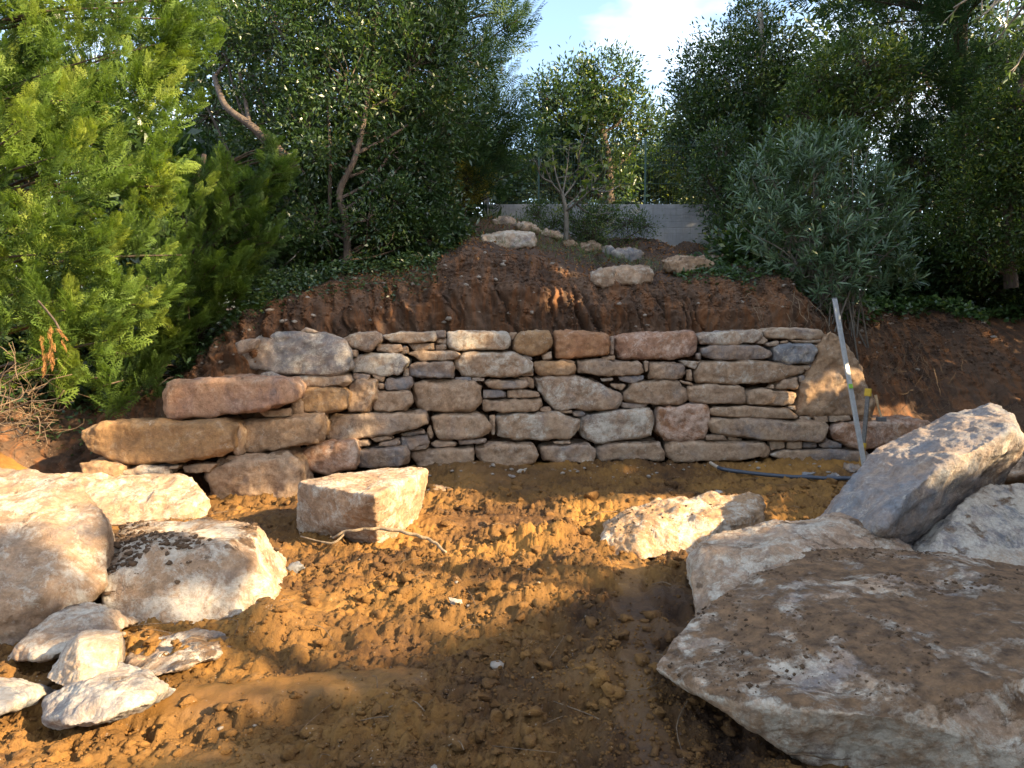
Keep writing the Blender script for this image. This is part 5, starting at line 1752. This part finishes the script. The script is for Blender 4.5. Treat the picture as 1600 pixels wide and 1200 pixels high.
# oleander
def oleander():
    rng = np.random.default_rng(77)
    r = random.Random(77)
    base = Vector(at(1285, 465, 9.9))
    base.z = terr_z(base.x, base.y)
    e = empty('oleander_bush', base, 'large oleander bush with long narrow grey green leaves on top of the bank', 'bush')
    blobs = px_blobs([(1230, 290, 9.9, 75), (1300, 270, 9.8, 75), (1350, 320, 9.7, 70), (1200, 350, 9.8, 55), (1270, 370, 9.6, 80), (1370, 390, 9.6, 60), (1310, 420, 9.5, 60), (1395, 430, 9.6, 35), (1180, 290, 10, 40), (1300, 235, 10, 45), (1230, 235, 10, 40)])
    n = 560
    C, D, idx = blob_pts(rng, blobs, n, .5)
    st = MB()
    for i in range(64):
        p = Vector(C[i])
        b0 = base + Vector((r.gauss(0, .28), r.gauss(0, .15), 0))
        b0.z = terr_z(b0.x, b0.y) - .05
        mid = b0.lerp(p, .5) + Vector((0, 0, .25))
        st.tube(catmull([b0, mid, p], 4), [.012] * 4 + [.009] * 3 + [.006, .004], 5)
    st.build('stems', M_BARKG, e, base)
    Pn, An, Nn, Ln, Wn, Tn = [], [], [], [], [], []
    for i in range(n):
        ax = unit(D[i] * .6 + np.array([0, -.1, .75]) + rng.normal(size=3) * .25)
        nl = 15
        t_ = rng.random(nl)
        a = rng.uniform(0, 2 * math.pi, nl)
        u1 = unit(np.cross(ax, [0.3, .2, 1.0]))
        u2 = np.cross(ax, u1)
        side = u1[None] * np.cos(a)[:, None] + u2[None] * np.sin(a)[:, None]
        el = R(25) + R(45) * t_
        A = side * np.cos(el)[:, None] + ax[None] * np.sin(el)[:, None]
        Pn.append(C[i] + ax * (.16 * (t_[:, None] - .5)))
        An.append(A)
        Nn.append(np.tile(ax, (nl, 1)))
        Ln.append(.15 * rng.uniform(.7, 1.25, nl))
        Wn.append(.021 * rng.uniform(.8, 1.2, nl))
        Tn.append(np.clip(.42 + .2 * rng.normal(size=nl) + .25 * (rng.random() - .5), 0, 1))
    P, A, N = np.concatenate(Pn), unit(np.concatenate(An)), np.concatenate(Nn)
    L, W, T = np.concatenate(Ln), np.concatenate(Wn), np.concatenate(Tn)
    # long leaves in two joints so that they bend
    Sx = unit(np.cross(A, N))
    N = np.cross(Sx, A)
    L_, W_ = L[:, None], W[:, None]
    m1 = P + A * L_ * .35
    m2 = P + A * L_ * .72 - N * L_ * .06
    tp = P + A * L_ - N * L_ * .22
    V = np.stack([P, m1 + Sx * W_ * .45 + N * W_ * .15, m2 + Sx * W_ * .42, tp, m2 - Sx * W_ * .42, m1 - Sx * W_ * .45 + N * W_ * .15], 1)
    k = np.arange(len(P))[:, None] * 6
    F = np.concatenate([k + [0, 1, 5, 5], k + [1, 2, 4, 5], k + [2, 3, 4, 4]], 0)
    F = np.concatenate([k + np.array([[5, 0, 1, 2]]), k + np.array([[2, 3, 4, 5]])], 0)
    V = V.reshape(-1, 3)
    link('crown', mesh_np('crown', V - np.array(base), F, False, np.repeat(T, 6)), M_OLEA, e, tuple(base))


oleander()


# young bare fig tree
def fig():
    r = random.Random(5)
    rng = np.random.default_rng(5)
    base = Vector(at(884, 370, 12.4))
    base.z = terr_z(base.x, base.y) - .05
    e = empty('fig_tree', base, 'young fig tree, nearly bare, with pale twigs in front of the concrete wall', 'tree')
    p = [Vector(at(884, 372, 12.4)), Vector(at(885, 340, 12.4)), Vector(at(882, 318, 12.4)), Vector(at(878, 300, 12.4))]
    p[0] = base
    m = MB()
    m.tube(catmull(p, 3), [.045, .042, .04, .04, .038, .036, .034, .032, .03, .028], 8)
    m.build('trunk', M_BARKG, e, base)
    b = MB()
    tips = []
    for (sx, sy), mid, en in [((884, 330), (900, 318), (925, 295)), ((883, 325), (906, 300), (918, 255)), ((880, 305), (862, 285), (850, 255)), ((879, 302), (885, 270), (890, 225)), ((880, 308), (900, 280), (905, 235)), ((879, 305), (868, 270), (862, 230)),
                              ((925, 295), (945, 300), (968, 290)), ((862, 285), (845, 275), (838, 250)), ((900, 318), (925, 335), (960, 330)), ((906, 300), (930, 285), (945, 262))]:
        q = catmull([Vector(at(sx, sy, 12.4)), Vector(at(mid[0], mid[1], 12.4 + r.gauss(0, .25))), Vector(at(en[0], en[1], 12.4 + r.gauss(0, .4)))], 5)
        b.tube(q, [.020 - .014 * i / len(q) for i in range(len(q))], 5)
        tips.append(q[-1])
        for _ in range(5):
            s_ = q[r.randrange(3, len(q))]
            t2 = s_ + Vector((r.gauss(0, .16), r.gauss(0, .12), abs(r.gauss(.2, .12))))
            b.tube(wig(s_, t2, 4, .05, r), [.008, .006, .005, .004, .003], 4)
            tips.append(t2)
    b.build('branches', M_BARKG, e, base)
    C = np.array([t_[:] for t_ in tips])
    ci = np.repeat(np.arange(len(C)), 5)
    P = C[ci] + rng.normal(size=(len(ci), 3)) * .06
    V, F = leaf_quads(P, unit(rng.normal(size=P.shape) + [0, -.3, -.3]), unit(rng.normal(size=P.shape) * .6 + [0, 0, 1]), .12 * rng.uniform(.5, 1.2, len(P)), .08 * rng.uniform(.6, 1.2, len(P)), .1, .2)
    link('leaves', mesh_np('leaves', V - np.array(base), F, False, np.repeat(rng.uniform(.3, 1, len(P)), 4)), M_LEAF2, e, tuple(base))


fig()


# ground cover
def cover(name, label, pts_fn, n, L, W, mat, seed, hgt=.12, kind='stuff', up=.6, tilt=.5, t0=.45):
    rng = np.random.default_rng(seed)
    X, Y = pts_fn(rng, n)
    Z = np.array([terr_z(a, b) for a, b in zip(X, Y)])
    lump = .5 + .5 * vnoise(np.stack([X * 2.2, Y * 2.2, 0 * X], 1), seed)
    P = np.stack([X, Y, Z + hgt * lump * rng.random(n) ** .6 + .01], 1)
    A = unit(rng.normal(size=(n, 3)) * [1, 1, .4] + [0, -.2, up * .5])
    N = unit(rng.normal(size=(n, 3)) * tilt + [0, -.45, up + .3])
    T = np.clip(t0 + .22 * rng.normal(size=n) + .3 * (lump - .5), 0, 1)
    V, F = leaf_quads(P, A, N, L * rng.uniform(.5, 1.3, n), W * rng.uniform(.6, 1.25, n), .12, .15)
    o_ = link(name, mesh_np(name, V, F, False, np.repeat(T, 4)), mat)
    tag(o_, label, 'ground cover', kind=kind)
    return o_


def band(x0, x1, d0, d1, pw=1.0):
    def f(rng, n):
        x = rng.uniform(x0, x1, n)
        yc = np.interp(x, XS, yc_)
        e = .12 * vnoise(np.stack([x * 2.5, 0 * x, 0 * x], 1), 5)
        return x, yc + d0 + e + (d1 - d0) * rng.random(n) ** pw
    return f


cover('ivy_cover', 'glossy ivy carpet on top of the bank at the right, below the dark trees', band(4.0, 9.0, -.25, 3.5, 1.2), 9000, .085, .075, M_IVY, 81, .28)
cover('ivy_cover', 'leafy undergrowth along the top of the cut bank on the left', band(-4.0, -.9, -.30, 2.6, 1.1), 13000, .058, .024, M_LEAF, 82, .42, t0=.30)
cover('grass_tufts', 'thin grass and weeds between the step stones', band(-1.2, 2.2, .5, 4.2, 1.0), 3200, .16, .008, M_LEAF2, 83, .05, up=1.5, tilt=.3, t0=.5)
cover('ivy_cover', 'sparse weeds under the oleander along the bank edge', band(2.2, 4.6, -.15, 1.2, 1.0), 2400, .07, .04, M_IVY, 84, .18, t0=.3)
cover('fallen_leaves', 'dry brown leaves and litter on the slope and bank edge', band(-3.5, 4.5, -.3, 4.5, 1.0), 2600, .05, .03, M_DEAD, 85, .02, up=1.5, t0=.2)
cover('weeds', 'dark weeds and seedlings on the shaded slope behind the left wall end', lambda rng, n: (rng.uniform(-7, -3.3, n), rng.uniform(7.6, 10.5, n)), 5200, .08, .03, M_IVY, 86, .25, t0=.2)

# broken leafy undergrowth plants under the strawberry tree
for k, (px, py, Y, r_, lb_) in enumerate([(505, 392, 9.6, 30, 'broad leaved seedling bush on the bank edge, lowest of the left undergrowth'), (640, 385, 9.9, 34, 'low dark bush on the bank edge under the strawberry tree'),
                                          (440, 395, 9.2, 34, 'tangled pale stemmed bush at the tip of the shaded cypress'), (690, 365, 10.6, 26, 'small dark bush beside the pale step block')]):
    broad_tree('undergrowth_bush', lb_, 'bush', px_blobs([(px, py, Y, r_), (px - r_ * .8, py - 4, Y, r_ * .7), (px + r_ * .9, py - 6, Y, r_ * .7)]), 60, 34, .08, .036, M_LEAF if k else M_IVY,
               [at(px, py + 30, Y), at(px, py + 12, Y), at(px, py, Y)], M_BARKG if k == 2 else M_BARK, 90 + k, .13, .015, bare=20 if k == 2 else 4)


# dead fronds and bare twigs low in the left cypress
def dead():
    rng = np.random.default_rng(8)
    c = Vector(at(80, 520, 5.35))
    e = empty('dead_branch', c, 'rust brown dead frond hanging in the lower left of the bright cypress', 'branch')
    C = np.array([at(px, py, 5.3) for px, py in ((72, 560), (82, 545), (95, 520), (66, 535), (78, 520), (100, 540))])
    A = unit(np.array([(-.1, -.1, -1), (.05, -.1, -1), (.5, -.1, -.6), (-.2, 0, -1), (0, -.1, -1), (.2, 0, -1)]) + rng.normal(size=(6, 3)) * .05)
    M = frames(A, rng.uniform(-.5, .5, 6))
    PL = np.array([.24, .26, .16, .2, .2, .13])
    V = np.einsum('nij,nvj->nvi', M, T_NEAR[np.array([0, 1, 2, 3, 4, 0])] * np.array([1, .55, .55])) * PL[:, None, None] + (C - A * .05)[:, None, :]
    V = V.reshape(-1, 3)
    link('dead_frond', mesh_np('dead_frond', V - np.array(c), np.arange(len(V)).reshape(-1, 4), False, rng.uniform(0, 1, len(V))), M_DEAD, e, tuple(c))
    m = MB()
    m.tube(catmull([Vector(at(60, 470, 5.5)), Vector(at(85, 500, 5.35)), Vector(at(95, 520, 5.3))], 4), [.008] * 9, 5)
    m.build('stem', M_BARK, e, c)
    c2 = Vector(at(60, 610, 5.6))
    e2 = empty('bare_branch', c2, 'thicket of bare pale twigs under the bright cypress at the left edge', 'branch')
    m = MB()
    r = random.Random(3)
    s_ = Vector(at(-40, 690, 5.9))
    for i in range(46):
        a = Vector(at(r.uniform(-20, 70), r.uniform(590, 680), r.uniform(5.3, 6.1)))
        L = r.uniform(.15, .55)
        d = Vector((r.gauss(.5, .5), r.gauss(-.1, .4), r.gauss(.15, .5))).normalized()
        p = wig(a, a + d * L, 6, .05, r)
        k = r.uniform(.002, .006)
        m.tube(p, [k * (1 - .1 * j) for j in range(7)], 4)
        for _ in range(2):
            q = p[r.randrange(2, 6)]
            m.tube(wig(q, q + Vector((r.gauss(0, 1), r.gauss(0, 1), r.gauss(0, 1))).normalized() * L * .4, 3, .05, r), k * .5, 3)
    for i in range(5):
        m.tube(wig(Vector(at(-60, 640 + i * 14, 5.9)), Vector(at(70 + r.uniform(0, 50), 560 + i * 25, 5.5)), 9, .03, r), [.012 - .001 * j for j in range(10)], 6)
    m.build('twigs', M_ROOT, e2, c2)


dead()

# trees to the right of the photographer, which shade the work area with crowns cut open for the clearing
def shade_tree(x, y, z0, h, rx, ry, n, seed, label, L=.22, W=.11):
    blobs = []
    r = random.Random(seed)
    for i in range(9):
        f = (i + .5) / 9
        zz_ = z0 + h * f
        k = math.sin(math.pi * min(.97, .18 + .75 * f)) ** .6
        blobs.append((x + r.uniform(-.3, .3) * rx, y + r.uniform(-.35, .35) * ry, zz_, rx * k, ry * k, h * .16))
    return broad_tree('evergreen_oak', label, 'tree', blobs, n, 46, L, W, M_LEAF, [(x, y, -.1), (x + .1, y, h * .3), (x, y + .1, h * .7 + z0)], M_BARK, seed, .55, .16, clip=in_gap)


shade_tree(7.6, 1.6, .2, 4.6, 1.5, 1.9, 620, 201, 'evergreen oak beside the photographer on the right, out of the picture')
shade_tree(9.8, -1.6, .5, 8.6, 2.2, 2.4, 1050, 202, 'tall evergreen oak behind the photographer on the right, out of the picture')
shade_tree(9.4, 3.6, .4, 9.6, 2.0, 2.2, 520, 203, 'tall evergreen oak right of the boulders, out of the picture')
shade_tree(9.9, 6.6, .6, 11.5, 2.2, 2.3, 620, 204, 'tallest evergreen oak right of the bank, out of the picture')
shade_tree(12.4, 9.6, 1.0, 13.0, 2.6, 2.6, 620, 205, 'evergreen oak beyond the ivy, just out of the picture on the right')
shade_tree(6.6, 4.2, .1, 2.4, 1.0, 1.1, 160, 206, 'low bushy oak sapling right of the big muddy slab, out of the picture', .14, .07)
shade_tree(4.5, -3.0, .2, 7.5, 2.2, 2.2, 800, 207, 'evergreen oak behind the photographer, out of the picture')

# low bushes that close the view under the trees
for i, (px, py, Y, rx_, ry_, lb_) in enumerate([
        (1180, 420, 11.6, 60, 45, 'dark low bush behind the left side of the oleander'), (1260, 410, 12.0, 70, 60, 'dark low bush directly behind the oleander stems'),
        (1350, 420, 12.2, 70, 60, 'dark low bush behind the right side of the oleander'), (1440, 440, 12.4, 70, 50, 'dark low bush above the ivy, next to the oleander'),
        (1530, 440, 12.6, 70, 50, 'dark low bush above the ivy under the right edge tree'), (1620, 430, 12.4, 80, 70, 'dark low bush at the right edge above the ivy'),
        (430, 400, 10.6, 60, 50, 'dark low bush behind the left undergrowth, nearest the shaded cypress'), (540, 385, 10.9, 70, 55, 'dark low bush behind the slanting stems of the strawberry tree'), (650, 360, 11.2, 60, 45, 'dark low bush behind the undergrowth left of the step stones'),
        (120, 560, 8.6, 110, 80, 'dark low bush under the bright cypress'), (250, 520, 9.2, 90, 80, 'dark low bush behind the shaded cypress'), (-60, 560, 8.4, 120, 90, 'dark low bush at the left edge under the cypress')]):
    c = at(px, py, Y)
    zb = terr_z(c[0], c[1])
    top = at(px, py - ry_, Y)[2]
    broad_tree('low_bush', lb_, 'bush', [(c[0], Y, (zb + top) / 2, rx_ / F_PX * Y, .6, (top - zb) / 2 + .1)], 170, 30, .12, .055, M_LEAF,
               [(c[0], Y, zb - .05), (c[0], Y, zb * .5 + top * .5), (c[0], Y, top - .1)], M_BARK, 400 + i, .24, .03, yellow=.05)


# twigs of a near olive hanging into the top right corner
def olive_branch():
    r = random.Random(12)
    rng = np.random.default_rng(12)
    a = Vector(at(1700, -60, 2.6))
    e = empty('olive_branch', a, 'pale olive twigs with narrow leaves hanging into the top right corner, very near', 'branch')
    m = MB()
    tips = []
    for en, y_ in (((1490, 12), 2.7), ((1525, 32), 2.6), ((1570, -10), 2.5), ((1560, 60), 2.8), ((1590, 100), 2.9)):
        b = Vector(at(en[0], en[1], y_))
        q = catmull([a, a.lerp(b, .5) + Vector((0, 0, .05)), b], 6)
        m.tube(q, [.009 - .0065 * i / len(q) for i in range(len(q))], 6)
        for _ in range(5):
            s_ = q[r.randrange(4, len(q))]
            t2 = s_ + Vector((r.gauss(-.03, .05), r.gauss(0, .05), r.gauss(-.03, .05)))
            m.tube(wig(s_, t2, 3, .05, r), [.003, .0025, .002, .0015], 4)
            tips += [s_.lerp(t2, f) for f in (.3, .6, .9)]
    m.build('twigs', M_BARKG, e, a)
    C = np.array([t_[:] for t_ in tips])
    ci = np.repeat(np.arange(len(C)), 2)
    n = len(ci)
    V, F = leaf_quads(C[ci], unit(rng.normal(size=(n, 3)) + [-.5, 0, -.4]), unit(rng.normal(size=(n, 3)) * .6 + [0, 0, 1]), .045 * rng.uniform(.6, 1.2, n), .010 * rng.uniform(.7, 1.2, n), .1, .1)
    link('leaves', mesh_np('leaves', V - np.array(a), F, False, np.repeat(rng.uniform(.4, 1, n), 4)), M_OLEA, e, tuple(a))


olive_branch()

# things of one kind share a group
for o_ in list(bpy.data.objects):
    if o_.parent is None and 'label' in o_ and 'group' not in o_ and 'kind' not in o_:
        k_ = o_.name.split('.')[0]
        gname = {'boulder': 'loose boulders lying in front of the wall', 'rock_fragment': 'broken stones on the mud', 'low_bush': 'low bushes under the trees', 'far_tree': 'trees beyond the mesh fence',
                 'evergreen_tree': 'evergreens behind the garden', 'evergreen_oak': 'evergreen oaks right of the work area', 'cypress_tree': 'cypresses around the garden',
                 'undergrowth_bush': 'bushes along the bank edge', 'strawberry_tree': 'strawberry trees left of centre'}.get(k_)
        if gname:
            o_['group'] = gname
